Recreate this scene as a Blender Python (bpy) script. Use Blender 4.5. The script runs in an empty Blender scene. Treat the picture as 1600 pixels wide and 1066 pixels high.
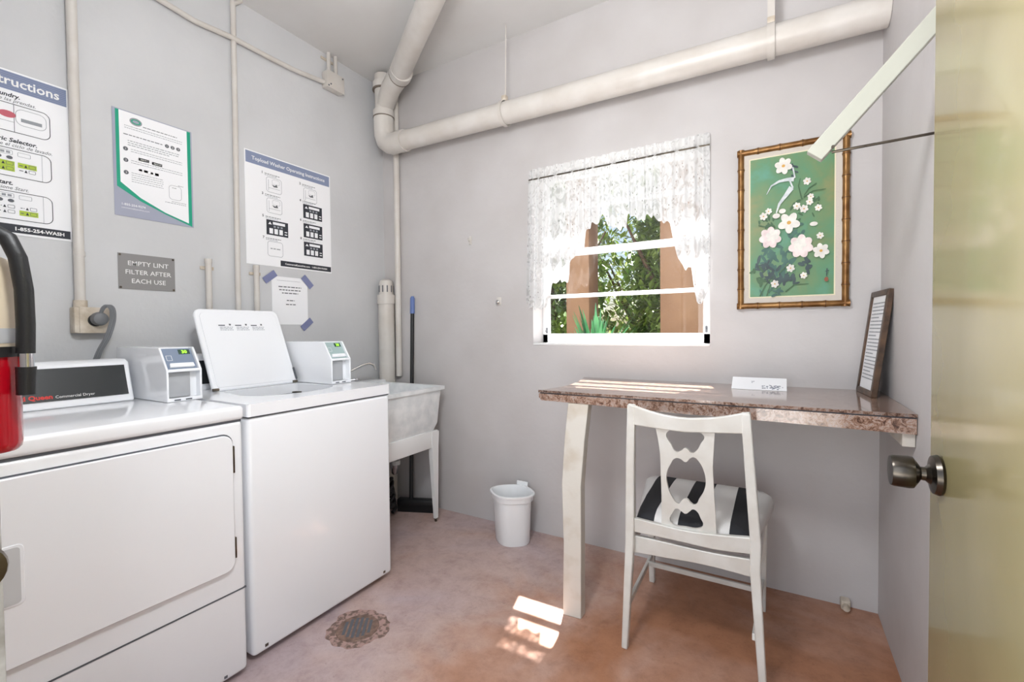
import bpy, bmesh, math, random
from mathutils import Vector, Matrix
PI = math.pi
S = bpy.context.scene
COL = S.collection
random.seed(7)

# ------------------------------------------------------------ camera
cam = bpy.data.cameras.new('camera'); camo = bpy.data.objects.new('camera', cam); COL.objects.link(camo)
cam.sensor_width = 36; cam.sensor_fit = 'HORIZONTAL'; cam.lens = 36*711/1600; cam.clip_start = .02
rt = Vector((0.86347049, 0.50430472, -0.00977098)); up = Vector((-0.00344743, 0.02527152, 0.99967468)); fw = Vector((-0.50438758, 0.8631559, -0.02355976))
camo.matrix_world = Matrix(((rt.x, up.x, -fw.x, 0), (rt.y, up.y, -fw.y, 0), (rt.z, up.z, -fw.z, 1.15), (0, 0, 0, 1)))
S.camera = camo

# ------------------------------------------------------------ world, sun, daylight, exposure
W = bpy.data.worlds.new('world'); S.world = W; W.use_nodes = True
wn = W.node_tree; bg = wn.nodes['Background']
sky = wn.nodes.new('ShaderNodeTexSky'); sky.sky_type = 'NISHITA'; sky.sun_disc = False
sky.sun_elevation = math.radians(58); sky.sun_rotation = math.radians(-22); sky.air_density = 1; sky.dust_density = 1.5
wn.links.new(sky.outputs[0], bg.inputs[0]); bg.inputs[1].default_value = .10
sun = bpy.data.lights.new('sun', 'SUN'); sun.energy = 26.0; sun.angle = math.radians(.6); sun.color = (1, .985, .97)
suno = bpy.data.objects.new('sun', sun); COL.objects.link(suno)
suno.rotation_euler = Vector((.14, -.53, -1)).to_track_quat('-Z', 'Y').to_euler(); suno.location = (-1.6, 4.5, 5)
def area(name, loc, direction, sx, sy, power, color):
    l = bpy.data.lights.new(name, 'AREA'); l.shape = 'RECTANGLE'; l.size = sx; l.size_y = sy; l.energy = power; l.color = color
    o = bpy.data.objects.new(name, l); COL.objects.link(o); o.location = loc
    o.rotation_euler = Vector(direction).to_track_quat('-Z', 'Y').to_euler(); return o
area('doorway_daylight', (-.30, -.42, 1.10), (-.38, 1, .0), 1.0, 1.8, 15, (.94, .97, 1))
area('window_daylight', (-.73, 2.62, 1.6), (0, -1, -.15), .86, .9, 4, (.93, .965, 1))
pl = bpy.data.lights.new('added_fill_light', 'POINT'); pl.energy = 35; pl.color = (.94, .97, 1); pl.shadow_soft_size = .14  # added main fill light, out of view at the made-up pendant
plo = bpy.data.objects.new('added_fill_light', pl); COL.objects.link(plo); plo.location = (-.52, .42, 2.06)
S.view_settings.view_transform = 'Standard'; S.view_settings.look = 'None'
S.view_settings.gamma = 1; S.view_settings.use_curve_mapping = False
S.view_settings.exposure = 0.50

# ------------------------------------------------------------ materials
def lin(c):
    return tuple(((v/255)/12.92 if v/255 <= .04045 else ((v/255+.055)/1.055)**2.4) for v in c) + (1,)
def mat(name, c, rough=.5, metal=0, spec=.5, noise=0, nscale=8, c2=None, bump=0, bscale=60, coat=0, emit=0, trans=0, sub=None, detail=4, crisp=None):
    m = bpy.data.materials.new(name); m.use_nodes = True; nt = m.node_tree; b = nt.nodes['Principled BSDF']
    b.inputs['Base Color'].default_value = lin(c); b.inputs['Roughness'].default_value = rough; b.inputs['Metallic'].default_value = metal
    b.inputs['Specular IOR Level'].default_value = spec; b.inputs['Coat Weight'].default_value = coat
    b.inputs['Transmission Weight'].default_value = trans
    tc = nt.nodes.new('ShaderNodeTexCoord')
    if noise or c2:
        n = nt.nodes.new('ShaderNodeTexNoise'); n.inputs['Scale'].default_value = nscale; n.inputs['Detail'].default_value = detail
        nt.links.new(tc.outputs['Object'], n.inputs['Vector'])
        r = nt.nodes.new('ShaderNodeValToRGB')
        a_, b_ = crisp or (.35, .65)
        r.color_ramp.elements[0].position = a_; r.color_ramp.elements[1].position = b_
        r.color_ramp.elements[0].color = lin(c); r.color_ramp.elements[1].color = lin(c2 or tuple(max(0, v*(1-noise)) for v in c))
        nt.links.new(n.outputs['Fac'], r.inputs[0]); nt.links.new(r.outputs[0], b.inputs['Base Color'])
    if bump:
        n2 = nt.nodes.new('ShaderNodeTexNoise'); n2.inputs['Scale'].default_value = bscale; n2.inputs['Detail'].default_value = 5
        nt.links.new(tc.outputs['Object'], n2.inputs['Vector'])
        bp = nt.nodes.new('ShaderNodeBump'); bp.inputs['Strength'].default_value = bump; bp.inputs['Distance'].default_value = .004
        nt.links.new(n2.outputs['Fac'], bp.inputs['Height']); nt.links.new(bp.outputs[0], b.inputs['Normal'])
    if emit:
        b.inputs['Emission Color'].default_value = lin(c); b.inputs['Emission Strength'].default_value = emit
    return m
M = {}
M['wall'] = mat('wall_paint', (200, 197, 197), .55, c2=(191, 187, 186), nscale=2.2, bump=.25, bscale=35)
M['wall_l'] = mat('wall_paint_left', (209, 210, 212), .55, c2=(201, 202, 204), nscale=2.5, bump=.25, bscale=40)
M['ceil'] = mat('ceiling_paint', (224, 223, 222), .6, c2=(216, 214, 212), nscale=2, bump=.15, bscale=30)
M['pipe'] = mat('painted_pipe', (214, 210, 205), .34, c2=(204, 198, 191), nscale=7, bump=.1, bscale=90)
M['pipe_line'] = mat('pipe_seam', (120, 108, 98), .7)
M['appl'] = mat('appliance_enamel', (246, 248, 252), .16, spec=.5, bump=.02, bscale=300, coat=.3)
M['appl_grey'] = mat('appliance_grey_plastic', (206, 208, 210), .35)
M['seam'] = mat('dark_seam', (92, 95, 102), .7)
M['black'] = mat('black_panel', (34, 38, 40), .35, bump=.1, bscale=600)
M['rubber'] = mat('black_rubber', (28, 29, 31), .45, bump=.15, bscale=150)
M['chrome'] = mat('chrome', (205, 205, 208), .14, 1)
M['steel'] = mat('aged_steel', (120, 112, 100), .3, 1, c2=(86, 80, 74), nscale=20)
M['brass'] = mat('dark_bronze', (92, 86, 78), .28, 1, c2=(66, 62, 58), nscale=15)
M['paper'] = mat('paper_white', (244, 245, 248), .6)
M['ink'] = mat('ink_black', (44, 47, 56), .6)
M['ink_grey'] = mat('ink_grey', (150, 154, 160), .6)
M['ink_mid'] = mat('ink_mid_grey', (95, 98, 104), .6)
M['band'] = mat('band_blue_grey', (136, 147, 176), .6)
M['band_d'] = mat('band_blue_dark', (114, 124, 154), .6)
M['lime'] = mat('lime_print', (176, 200, 62), .6)
M['pink'] = mat('pink_print', (196, 96, 110), .6)
M['green_p'] = mat('teal_green_print', (20, 160, 128), .5)
M['sleeve'] = mat('grey_lilac_print', (164, 168, 186), .35)
M['tape'] = mat('blue_tape', (124, 130, 168), .6, bump=.3, bscale=200)
M['sign'] = mat('engraved_grey_plastic', (142, 140, 140), .4, bump=.2, bscale=12)
M['white_ink'] = mat('white_ink', (240, 240, 240), .5)
M['red_ink'] = mat('red_ink', (214, 48, 40), .5)
M['red'] = mat('red_enamel', (176, 12, 30), .14, coat=.5)
M['cream'] = mat('cream_label', (214, 200, 178), .4, c2=(196, 180, 156), nscale=6)
M['clear'] = mat('clear_grey_plastic', (176, 178, 182), .25)
M['cord'] = mat('grey_cord', (112, 114, 118), .5)
M['outlet'] = mat('outlet_box', (216, 206, 192), .5, c2=(180, 166, 146), nscale=22)
M['sink'] = mat('cast_tub', (240, 242, 243), .45, c2=(222, 226, 228), nscale=16, bump=.5, bscale=45)
M['sink_w'] = mat('sink_white_plastic', (232, 232, 232), .4)
M['bin'] = mat('bin_plastic', (238, 240, 242), .35)
M['chairw'] = mat('chair_white_paint', (214, 213, 209), .3, c2=(204, 201, 195), nscale=12, bump=.08, bscale=60)
M['wood_w'] = mat('old_white_painted_wood', (204, 199, 191), .5, c2=(180, 166, 148), nscale=9, bump=.25, bscale=25, crisp=(.5, .8))
M['arm'] = mat('cream_painted_wood', (178, 179, 168), .4, bump=.1)
M['door'] = mat('door_gloss_paint', (172, 162, 120), .2, c2=(164, 153, 112), nscale=3, bump=.10, bscale=9, coat=.15)
M['doorgrey'] = mat('grey_painted_metal', (156, 154, 150), .4, c2=(120, 116, 110), nscale=30)
M['gold'] = mat('gilt_bamboo', (150, 112, 66), .32, .55, c2=(112, 74, 34), nscale=18, bump=.3, bscale=50)
M['gold_d'] = mat('gilt_bamboo_dark', (92, 56, 26), .45, .3)
M['linen'] = mat('linen_mat', (206, 198, 188), .8, bump=.4, bscale=300)
M['ivory'] = mat('ivory_fillet', (228, 220, 190), .5)
M['framewood'] = mat('brown_frame_wood', (96, 72, 54), .4, c2=(60, 44, 34), nscale=25)
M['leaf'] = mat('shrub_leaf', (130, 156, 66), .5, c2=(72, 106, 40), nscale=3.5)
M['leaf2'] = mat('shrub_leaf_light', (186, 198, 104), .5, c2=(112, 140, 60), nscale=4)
M['yucca'] = mat('spiky_leaf', (70, 142, 84), .4, c2=(40, 98, 60), nscale=9)
M['post'] = mat('tan_stucco', (128, 98, 72), .8, c2=(112, 82, 58), nscale=4, bump=.4, bscale=60)
M['bark'] = mat('bark', (96, 76, 58), .9)
M['soil'] = mat('garden_ground', (112, 104, 88), .95, c2=(70, 66, 50), nscale=14, bump=.6, bscale=40)
M['slab'] = mat('walkway_concrete', (196, 190, 182), .8, c2=(180, 174, 166), nscale=5)
M['ext_wall'] = mat('roof_soffit', (206, 200, 190), .8)
M['dirt'] = mat('drain_dirt', (172, 142, 134), .7, c2=(112, 92, 84), nscale=46, detail=6, crisp=(.46, .56), bump=.6, bscale=40)
M['winframe'] = mat('window_frame_white', (236, 236, 236), .35)
M['blue'] = mat('blue_grip', (96, 118, 172), .45)

def nodes(m):
    nt = m.node_tree; return nt, nt.nodes['Principled BSDF'], nt.links
# floor: terracotta concrete paint, scuffed; lilac grey is wear plus window light painted in
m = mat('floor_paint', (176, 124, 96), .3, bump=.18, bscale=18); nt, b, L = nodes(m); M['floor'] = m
tc = nt.nodes.new('ShaderNodeTexCoord')
def noise(nt, L, tc, scale, detail=5, rough=.55, dist=0):
    n = nt.nodes.new('ShaderNodeTexNoise'); n.inputs['Scale'].default_value = scale; n.inputs['Detail'].default_value = detail
    n.inputs['Roughness'].default_value = rough; n.inputs['Distortion'].default_value = dist
    L.new(tc.outputs['Object'], n.inputs['Vector']); return n
def ramp(nt, L, fac, stops):
    r = nt.nodes.new('ShaderNodeValToRGB'); e = r.color_ramp.elements
    while len(e) < len(stops): e.new(.5)
    for i, (p, c) in enumerate(stops): e[i].position = p; e[i].color = lin(c) if len(c) == 3 else c
    L.new(fac, r.inputs[0]); return r
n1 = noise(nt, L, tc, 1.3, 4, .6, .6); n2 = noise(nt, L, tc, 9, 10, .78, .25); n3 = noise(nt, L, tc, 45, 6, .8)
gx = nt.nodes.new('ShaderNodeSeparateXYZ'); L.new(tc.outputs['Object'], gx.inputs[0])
gm = nt.nodes.new('ShaderNodeMapRange'); gm.inputs['From Min'].default_value = -.35; gm.inputs['From Max'].default_value = -1.25; gm.inputs['To Min'].default_value = -.16; gm.inputs['To Max'].default_value = .16  # greyer towards the washers: wear and a painted window reflection
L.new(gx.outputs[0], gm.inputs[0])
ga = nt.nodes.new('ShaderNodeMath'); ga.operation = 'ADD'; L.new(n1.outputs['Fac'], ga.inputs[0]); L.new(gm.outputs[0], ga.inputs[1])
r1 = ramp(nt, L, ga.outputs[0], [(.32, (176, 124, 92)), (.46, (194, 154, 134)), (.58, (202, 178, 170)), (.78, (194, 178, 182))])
r2 = ramp(nt, L, n2.outputs['Fac'], [(.32, (255, 255, 255)), (.5, (236, 231, 229)), (.68, (200, 188, 184))])
mx = nt.nodes.new('ShaderNodeMixRGB'); mx.blend_type = 'MULTIPLY'; mx.inputs[0].default_value = .8
L.new(r1.outputs[0], mx.inputs[1]); L.new(r2.outputs[0], mx.inputs[2])
r3 = ramp(nt, L, n3.outputs['Fac'], [(.28, (150, 120, 100)), (.42, (255, 255, 255))])
mx2 = nt.nodes.new('ShaderNodeMixRGB'); mx2.blend_type = 'MULTIPLY'; mx2.inputs[0].default_value = .55
L.new(mx.outputs[0], mx2.inputs[1]); L.new(r3.outputs[0], mx2.inputs[2]); L.new(mx2.outputs[0], b.inputs['Base Color'])
rr = nt.nodes.new('ShaderNodeMapRange'); rr.inputs['To Min'].default_value = .24; rr.inputs['To Max'].default_value = .46
L.new(n2.outputs['Fac'], rr.inputs[0]); L.new(rr.outputs[0], b.inputs['Roughness'])
# laminate: granite print
m = mat('granite_laminate', (150, 130, 122), .12, coat=.4); nt, b, L = nodes(m); M['laminate'] = m
tc = nt.nodes.new('ShaderNodeTexCoord')
n1 = noise(nt, L, tc, 58, 8, .8, .9)
r1 = ramp(nt, L, n1.outputs['Fac'], [(.3, (34, 26, 26)), (.42, (92, 66, 54)), (.5, (150, 118, 100)), (.58, (176, 160, 152)), (.66, (86, 72, 74)), (.75, (206, 196, 190))])
L.new(r1.outputs[0], b.inputs['Base Color'])
# glass
m = bpy.data.materials.new('window_glass'); m.use_nodes = True; nt = m.node_tree; M['glass'] = m
for n in list(nt.nodes):
    if n.type != 'OUTPUT_MATERIAL': nt.nodes.remove(n)
out = [n for n in nt.nodes if n.type == 'OUTPUT_MATERIAL'][0]
t = nt.nodes.new('ShaderNodeBsdfTransparent'); g = nt.nodes.new('ShaderNodeBsdfGlossy'); g.inputs['Roughness'].default_value = .02
lw = nt.nodes.new('ShaderNodeLayerWeight'); fr = nt.nodes.new('ShaderNodeMath'); fr.operation = 'POWER'; fr.inputs[1].default_value = 5; nt.links.new(lw.outputs['Facing'], fr.inputs[0]); fr2 = nt.nodes.new('ShaderNodeMapRange'); fr2.inputs['To Min'].default_value = .035; fr2.inputs['To Max'].default_value = .9; nt.links.new(fr.outputs[0], fr2.inputs[0]); fr = fr2; mxs = nt.nodes.new('ShaderNodeMixShader')
nt.links.new(fr.outputs[0], mxs.inputs[0]); nt.links.new(t.outputs[0], mxs.inputs[1]); nt.links.new(g.outputs[0], mxs.inputs[2]); nt.links.new(mxs.outputs[0], out.inputs[0])
# lace: woven flowers with net between, thin and translucent
m = bpy.data.materials.new('lace'); m.use_nodes = True; nt = m.node_tree; M['lace'] = m; L = nt.links
for n in list(nt.nodes):
    if n.type != 'OUTPUT_MATERIAL': nt.nodes.remove(n)
out = [n for n in nt.nodes if n.type == 'OUTPUT_MATERIAL'][0]
tc = nt.nodes.new('ShaderNodeUVMap'); tc.uv_map = 'UVMap'
def un(scale, det, dist):
    n = nt.nodes.new('ShaderNodeTexNoise'); n.inputs['Scale'].default_value = scale; n.inputs['Detail'].default_value = det; n.inputs['Distortion'].default_value = dist
    L.new(tc.outputs[0], n.inputs['Vector']); return n
a_ = un(20, 2, 1.4)
ra = nt.nodes.new('ShaderNodeValToRGB'); e = ra.color_ramp.elements
e[0].position = .40; e[0].color = (.70, .70, .70, 1); e[1].position = .50; e[1].color = (.96, .96, .96, 1)
L.new(a_.outputs['Fac'], ra.inputs[0])
va = nt.nodes.new('ShaderNodeTexVoronoi'); va.inputs['Scale'].default_value = 34; L.new(tc.outputs[0], va.inputs['Vector'])
rv = nt.nodes.new('ShaderNodeValToRGB'); e = rv.color_ramp.elements
e[0].position = .10; e[0].color = (.35, .35, .35, 1); e[1].position = .20; e[1].color = (1, 1, 1, 1)
L.new(va.outputs['Distance'], rv.inputs[0])
mul = nt.nodes.new('ShaderNodeMath'); mul.operation = 'MULTIPLY'
L.new(ra.outputs[0], mul.inputs[0]); L.new(rv.outputs[0], mul.inputs[1])
d = nt.nodes.new('ShaderNodeBsdfDiffuse'); d.inputs[0].default_value = (.72, .72, .72, 1)
tl = nt.nodes.new('ShaderNodeBsdfTranslucent'); tl.inputs[0].default_value = (.60, .60, .60, 1)
ms = nt.nodes.new('ShaderNodeMixShader'); ms.inputs[0].default_value = .45
L.new(d.outputs[0], ms.inputs[1]); L.new(tl.outputs[0], ms.inputs[2])
tr = nt.nodes.new('ShaderNodeBsdfTransparent'); m2 = nt.nodes.new('ShaderNodeMixShader')
L.new(mul.outputs[0], m2.inputs[0]); L.new(tr.outputs[0], m2.inputs[1]); L.new(ms.outputs[0], m2.inputs[2]); L.new(m2.outputs[0], out.inputs[0])
# painting ground: green, aqua and ochre washes
m = mat('painted_ground', (96, 142, 106), .45); nt, b, L = nodes(m); M['picture'] = m
tc = nt.nodes.new('ShaderNodeTexCoord'); n1 = noise(nt, L, tc, 5, 4, .6, .3)
r1 = ramp(nt, L, n1.outputs['Fac'], [(.3, (88, 150, 128)), (.45, (88, 138, 100)), (.56, (104, 136, 92)), (.7, (136, 136, 88))])
L.new(r1.outputs[0], b.inputs['Base Color'])

# ------------------------------------------------------------ mesh helpers (author in world space, store relative to the root)
class MB:
    def __init__(s): s.bm = bmesh.new()
    def box(s, x0, x1, y0, y1, z0, z1, bev=0, seg=2, M4=None):
        b = bmesh.new(); bmesh.ops.create_cube(b, size=1)
        for v in b.verts: v.co = Vector(((x0+x1)/2+v.co.x*(x1-x0), (y0+y1)/2+v.co.y*(y1-y0), (z0+z1)/2+v.co.z*(z1-z0)))
        if bev: bmesh.ops.bevel(b, geom=b.edges[:], offset=bev, segments=seg, profile=.5, affect='EDGES')
        if M4: bmesh.ops.transform(b, matrix=M4, verts=b.verts)
        return s.add(b)
    def add(s, b):
        me = bpy.data.meshes.new('tmp'); b.to_mesh(me); b.free(); s.bm.from_mesh(me); bpy.data.meshes.remove(me); return s
    def mesh(s, me, mtx=None):
        b = bmesh.new(); b.from_mesh(me)
        if mtx: bmesh.ops.transform(b, matrix=mtx, verts=b.verts)
        return s.add(b)
    def loft(s, secs, cap=True, closed=True):
        rows = [[s.bm.verts.new(p) for p in sec] for sec in secs]; n = len(rows[0])
        for a, b in zip(rows, rows[1:]):
            for i in range(n if closed else n-1): s.bm.faces.new((a[i], a[(i+1) % n], b[(i+1) % n], b[i]))
        if cap and closed and n > 2:
            s.bm.faces.new(rows[0][::-1]); s.bm.faces.new(rows[-1])
        return s
    def tube(s, pts, r, n=14, cap=True):
        pts = [Vector(p) for p in pts]; rs = r if isinstance(r, (list, tuple)) else [r]*len(pts)
        secs = []; u = None
        for i, p in enumerate(pts):
            t = (pts[min(i+1, len(pts)-1)]-pts[max(i-1, 0)]).normalized()
            if u is None:
                u = t.orthogonal().normalized()
            else:
                u = (u-t*u.dot(t)).normalized()
            v = t.cross(u)
            secs.append([p+(u*math.cos(2*PI*k/n)+v*math.sin(2*PI*k/n))*rs[i] for k in range(n)])
        return s.loft(secs, cap)
    def bar(s, pts, w, d, side=(1, 0, 0)):      # rectangular section: w along side, d across
        pts = [Vector(p) for p in pts]; secs = []; side = Vector(side)
        ws = w if isinstance(w, (list, tuple)) else [w]*len(pts); ds = d if isinstance(d, (list, tuple)) else [d]*len(pts)
        for i, p in enumerate(pts):
            t = (pts[min(i+1, len(pts)-1)]-pts[max(i-1, 0)]).normalized()
            a = (side-t*side.dot(t)).normalized(); c = t.cross(a); a = a*ws[i]/2; c = c*ds[i]/2
            secs.append([p-a-c, p+a-c, p+a+c, p-a+c])
        return s.loft(secs)
    def lathe(s, c, prof, axis='z', n=28, ex=1, ey=1):
        c = Vector(c); secs = []
        for r, h in prof:
            r = max(r, 1e-4); ring = []
            for k in range(n):
                a = 2*PI*k/n; p, q = r*math.cos(a)*ex, r*math.sin(a)*ey
                ring.append(c+(Vector((p, q, h)) if axis == 'z' else Vector((h, p, q)) if axis == 'x' else Vector((q, h, p))))
            secs.append(ring)
        return s.loft(secs)
    def prism(s, poly, fn, t0, t1):             # poly in (u,v); fn(u,v,t) -> world
        A = [s.bm.verts.new(fn(u, v, t0)) for u, v in poly]; B = [s.bm.verts.new(fn(u, v, t1)) for u, v in poly]; n = len(poly)
        s.bm.faces.new(A[::-1]); s.bm.faces.new(B)
        for i in range(n): s.bm.faces.new((A[i], A[(i+1) % n], B[(i+1) % n], B[i]))
        return s
    def face(s, pts):
        s.bm.faces.new([s.bm.verts.new(p) for p in pts]); return s
    def build(s, name, m, parent=None, smooth=35, bevel=0, M4=None, recalc=True):
        bm = s.bm
        if M4: bmesh.ops.transform(bm, matrix=M4, verts=bm.verts)
        if recalc: bmesh.ops.recalc_face_normals(bm, faces=bm.faces)
        org = Vector((0, 0, 0))
        if parent:
            r = parent
            while r.parent: r = r.parent
            org = r.location.copy()
        bmesh.ops.translate(bm, vec=-org, verts=bm.verts)
        me = bpy.data.meshes.new(name); bm.to_mesh(me); bm.free()
        me.materials.append(M[m] if isinstance(m, str) else m)
        if smooth:
            for p in me.polygons: p.use_smooth = True
            me.set_sharp_from_angle(angle=math.radians(smooth))
        o = bpy.data.objects.new(name, me); COL.objects.link(o)
        if parent: o.parent = parent
        if bevel:
            md = o.modifiers.new('bevel', 'BEVEL'); md.width = bevel; md.segments = 2; md.limit_method = 'ANGLE'; md.angle_limit = math.radians(50)
        return o
def tag(o, label, cat, group=None, kind=None):
    o['label'] = label; o['category'] = cat
    if group: o['group'] = group
    if kind: o['kind'] = kind
    return o
def thing(name, loc, label, cat, group=None):
    o = bpy.data.objects.new(name, None); COL.objects.link(o); o.location = loc; o.empty_display_size = .1
    return tag(o, label, cat, group)
def struct(o): o['kind'] = 'structure'; return o
def text_mesh(s, size, ext=.0004, align='LEFT', bold=0, italic=0, sx=1):
    c = bpy.data.curves.new('t', 'FONT'); c.body = s; c.size = size; c.extrude = ext; c.align_x = align; c.offset = bold; c.shear = italic
    c.resolution_u = 2
    o = bpy.data.objects.new('t', c); COL.objects.link(o)
    dg = bpy.context.evaluated_depsgraph_get(); me = bpy.data.meshes.new_from_object(o.evaluated_get(dg))
    bpy.data.objects.remove(o); bpy.data.curves.remove(c)
    me.transform(Matrix.Diagonal((sx, 1, 1, 1))); return me
def shape2d(polys, t):          # filled 2D outline with holes, thickness t, in the local x/y plane
    c = bpy.data.curves.new('s', 'CURVE'); c.dimensions = '2D'; c.fill_mode = 'BOTH'; c.extrude = t/2
    for poly, smooth in polys:
        if smooth:
            sp = c.splines.new('BEZIER'); sp.bezier_points.add(len(poly)-1)
            for bp, p in zip(sp.bezier_points, poly): bp.co = (p[0], p[1], 0); bp.handle_left_type = bp.handle_right_type = 'AUTO'
            sp.resolution_u = 6
        else:
            sp = c.splines.new('POLY'); sp.points.add(len(poly)-1)
            for bp, p in zip(sp.points, poly): bp.co = (p[0], p[1], 0, 1)
        sp.use_cyclic_u = True
    o = bpy.data.objects.new('s', c); COL.objects.link(o)
    dg = bpy.context.evaluated_depsgraph_get(); me = bpy.data.meshes.new_from_object(o.evaluated_get(dg))
    bpy.data.objects.remove(o); bpy.data.curves.remove(c); return me

# ------------------------------------------------------------ room shell
XL, XR, YB, YF, ZC = -2.35, .35, 2.285, .15, 2.82
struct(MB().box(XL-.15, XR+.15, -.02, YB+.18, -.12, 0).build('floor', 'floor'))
struct(MB().box(XL-.15, XR+.15, -.02, YB+.18, ZC, ZC+.12).build('ceiling', 'ceil'))
struct(MB().box(XL-.15, XL, YF-.15, YB+.18, 0, ZC).build('wall_left', 'wall_l'))
struct(MB().box(XR, XR+.15, YF-.15, YB+.18, 0, ZC).build('wall_right', 'wall'))
wx0, wx1, wz0, wz1 = -1.195, -.272, 1.065, 2.045
w = MB(); y1 = YB+.18
w.box(XL, wx0, YB, y1, 0, ZC).box(wx1, XR, YB, y1, 0, ZC).box(wx0, wx1, YB, y1, 0, wz0).box(wx0, wx1, YB, y1, wz1, ZC)
struct(w.build('wall_back', 'wall', smooth=0))
dx0, dx1, dz = -.82, .31, 2.08
w = MB(); w.box(XL, dx0, 0, YF, 0, ZC).box(dx1, XR, 0, YF, 0, ZC).box(dx0, dx1, 0, YF, dz, ZC)
struct(w.build('wall_front', 'wall', smooth=0))
# window: awning sash with horizontal rails, painted white
win = bpy.data.objects.new('window_1', None); COL.objects.link(win); win.location = ((wx0+wx1)/2, 2.42, wz0); struct(win)
f = MB(); yf0, yf1 = 2.405, 2.445
f.box(wx0, wx0+.035, yf0, yf1, wz0, wz1, .004).box(wx1-.045, wx1, yf0, yf1, wz0, wz1, .004).box(wx0, wx1, yf0, yf1, wz0, wz0+.062, .004).box(wx0, wx1, yf0, yf1, wz1-.04, wz1, .004)
f.build('window_frame', 'winframe', win)
MB().box(wx0, wx1, YB-.004, yf0, wz0, wz0+.012, .003).build('window_sill', 'winframe', win)
for z, h in ((1.84, .022), (1.588, .036), (1.342, .020)):
    MB().box(wx0+.035, wx1-.045, 2.402, 2.436, z-h/2, z+h/2, .004).build('sash_rail', 'winframe', win)
zz = [wz0+.062, 1.342, 1.588, 1.84, wz1-.04]
for a, b in zip(zz, zz[1:]):
    MB().box(wx0+.035, wx1-.045, 2.420, 2.424, a, b).build('pane', 'glass', win, smooth=0)
for x in (wx0+.03, wx1-.03):
    k = MB(); k.box(x-.005, x+.005, 2.397, 2.406, 1.130, 1.162, .002).box(x-.003, x+.003, 2.386, 2.398, 1.14, 1.148, .001); k.build('latch', 'cord', win)
# hinged door standing open against the right wall
door = struct(MB().box(.236, .278, .22, 1.075, .012, 2.04, .003).build('door_1', 'door'))
kz, ky = .90, 1.013
MB().lathe((.236, ky, kz), [(.0325, 0), (.034, -.004), (.031, -.011), (.017, -.014), (.0115, -.020), (.011, -.026), (.018, -.030), (.0265, -.036), (.0275, -.042), (.0265, -.062), (.025, -.066), (.0, -.067)], 'x', 36).build('door_knob', 'brass', door)
for z in (.25, 1.05, 1.85): MB().tube([(.286, .217, z-.045), (.286, .217, z+.045)], .006, 10).build('hinge', 'steel', door)
struct(MB().box(.283, .31, .0, .15, 0, dz).box(dx0, dx0+.02, 0, .15, 0, dz).box(dx0, .31, 0, .15, dz-.025, dz).build('trim_1', 'doorgrey'))
# second leaf edge on the left with its knob, only its edge stands in view
d2 = struct(MB().box(-.735, -.7215, .0, .1405, .01, 1.04, .001).build('door_2', 'doorgrey'))
MB().lathe((-.7215, .116, .905), [(.012, 0), (.012, .002), (.024, .003), (.028, .007), (.026, .012), (.012, .015), (0, .016)], 'x', 24).build('door_knob', 'steel', d2)

# ------------------------------------------------------------ outdoors
g = MB().box(-14, 14, YB+.18, 14, -.12, -.02).build('garden_ground', 'soil', smooth=0); struct(g)
g = MB().box(-8, 8, -9, -.02, -.12, -.02).build('walkway', 'slab', smooth=0); struct(g)
for x0, x1_, y, lab in ((-1.50, -1.30, 3.45, 'narrow tan porch post standing left outside the window'), (-.74, -.42, 3.40, 'broad tan porch post standing right outside the window')):
    p = MB().box(x0, x1_, y, y+.22, -.02, 2.62, .01); tag(p.build('porch_post', 'post'), lab, 'post')
def leafmass(name, c, rx, ry, rz, n, m, parent, size=(.04, .09), z0=-.02):
    bm = bmesh.new()
    for i in range(n):
        a = random.uniform(0, 2*PI); h = random.uniform(-1, 1); rr = math.sqrt(max(0, 1-h*h))*random.uniform(.65, 1.08)
        lump = 1+.16*math.sin(a*3+h*4)+.1*math.sin(a*7+h*9)
        p = Vector((c[0]+rx*rr*math.cos(a)*lump, c[1]+ry*rr*math.sin(a)*lump, c[2]+rz*h*random.uniform(.8, 1.05)))
        if p.z < z0+.02 or p.y < 2.75: continue
        s_ = random.uniform(*size); R = Matrix.Rotation(random.uniform(0, 2*PI), 3, 'Z') @ Matrix.Rotation(random.uniform(-1.1, 1.1), 3, 'X')
        q = [R @ Vector(v) for v in ((0, -s_, 0), (s_*.42, 0, s_*.1), (0, s_, 0), (-s_*.42, 0, s_*.1))]
        bm.faces.new([bm.verts.new(p+v) for v in q])
    me = bpy.data.meshes.new(name); bm.to_mesh(me); bm.free(); me.materials.append(M[m])
    me.transform(Matrix.Translation(-parent.location)); o = bpy.data.objects.new(name, me); COL.objects.link(o); o.parent = parent; return o
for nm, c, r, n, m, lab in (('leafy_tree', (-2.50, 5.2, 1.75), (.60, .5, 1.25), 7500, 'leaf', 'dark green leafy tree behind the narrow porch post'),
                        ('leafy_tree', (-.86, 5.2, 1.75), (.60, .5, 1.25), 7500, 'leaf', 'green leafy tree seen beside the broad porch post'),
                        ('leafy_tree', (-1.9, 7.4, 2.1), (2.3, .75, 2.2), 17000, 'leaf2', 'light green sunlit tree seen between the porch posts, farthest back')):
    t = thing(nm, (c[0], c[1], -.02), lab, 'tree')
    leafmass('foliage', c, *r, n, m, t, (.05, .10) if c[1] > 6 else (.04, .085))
    MB().tube([(c[0], c[1], -.02), (c[0]+.05, c[1], 1.0), (c[0]-.04, c[1]+.05, 2.4)], [.09, .07, .03], 10).build('trunk', 'bark', t)
    for k in range(5):
        a = k*1.3; MB().tube([(c[0], c[1], 1.0), (c[0]+.4*math.cos(a), c[1]+.4*math.sin(a), 1.7), (c[0]+.75*math.cos(a), c[1]+.6*math.sin(a), 2.3)], [.04, .03, .01], 7).build('branch', 'bark', t)
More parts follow.
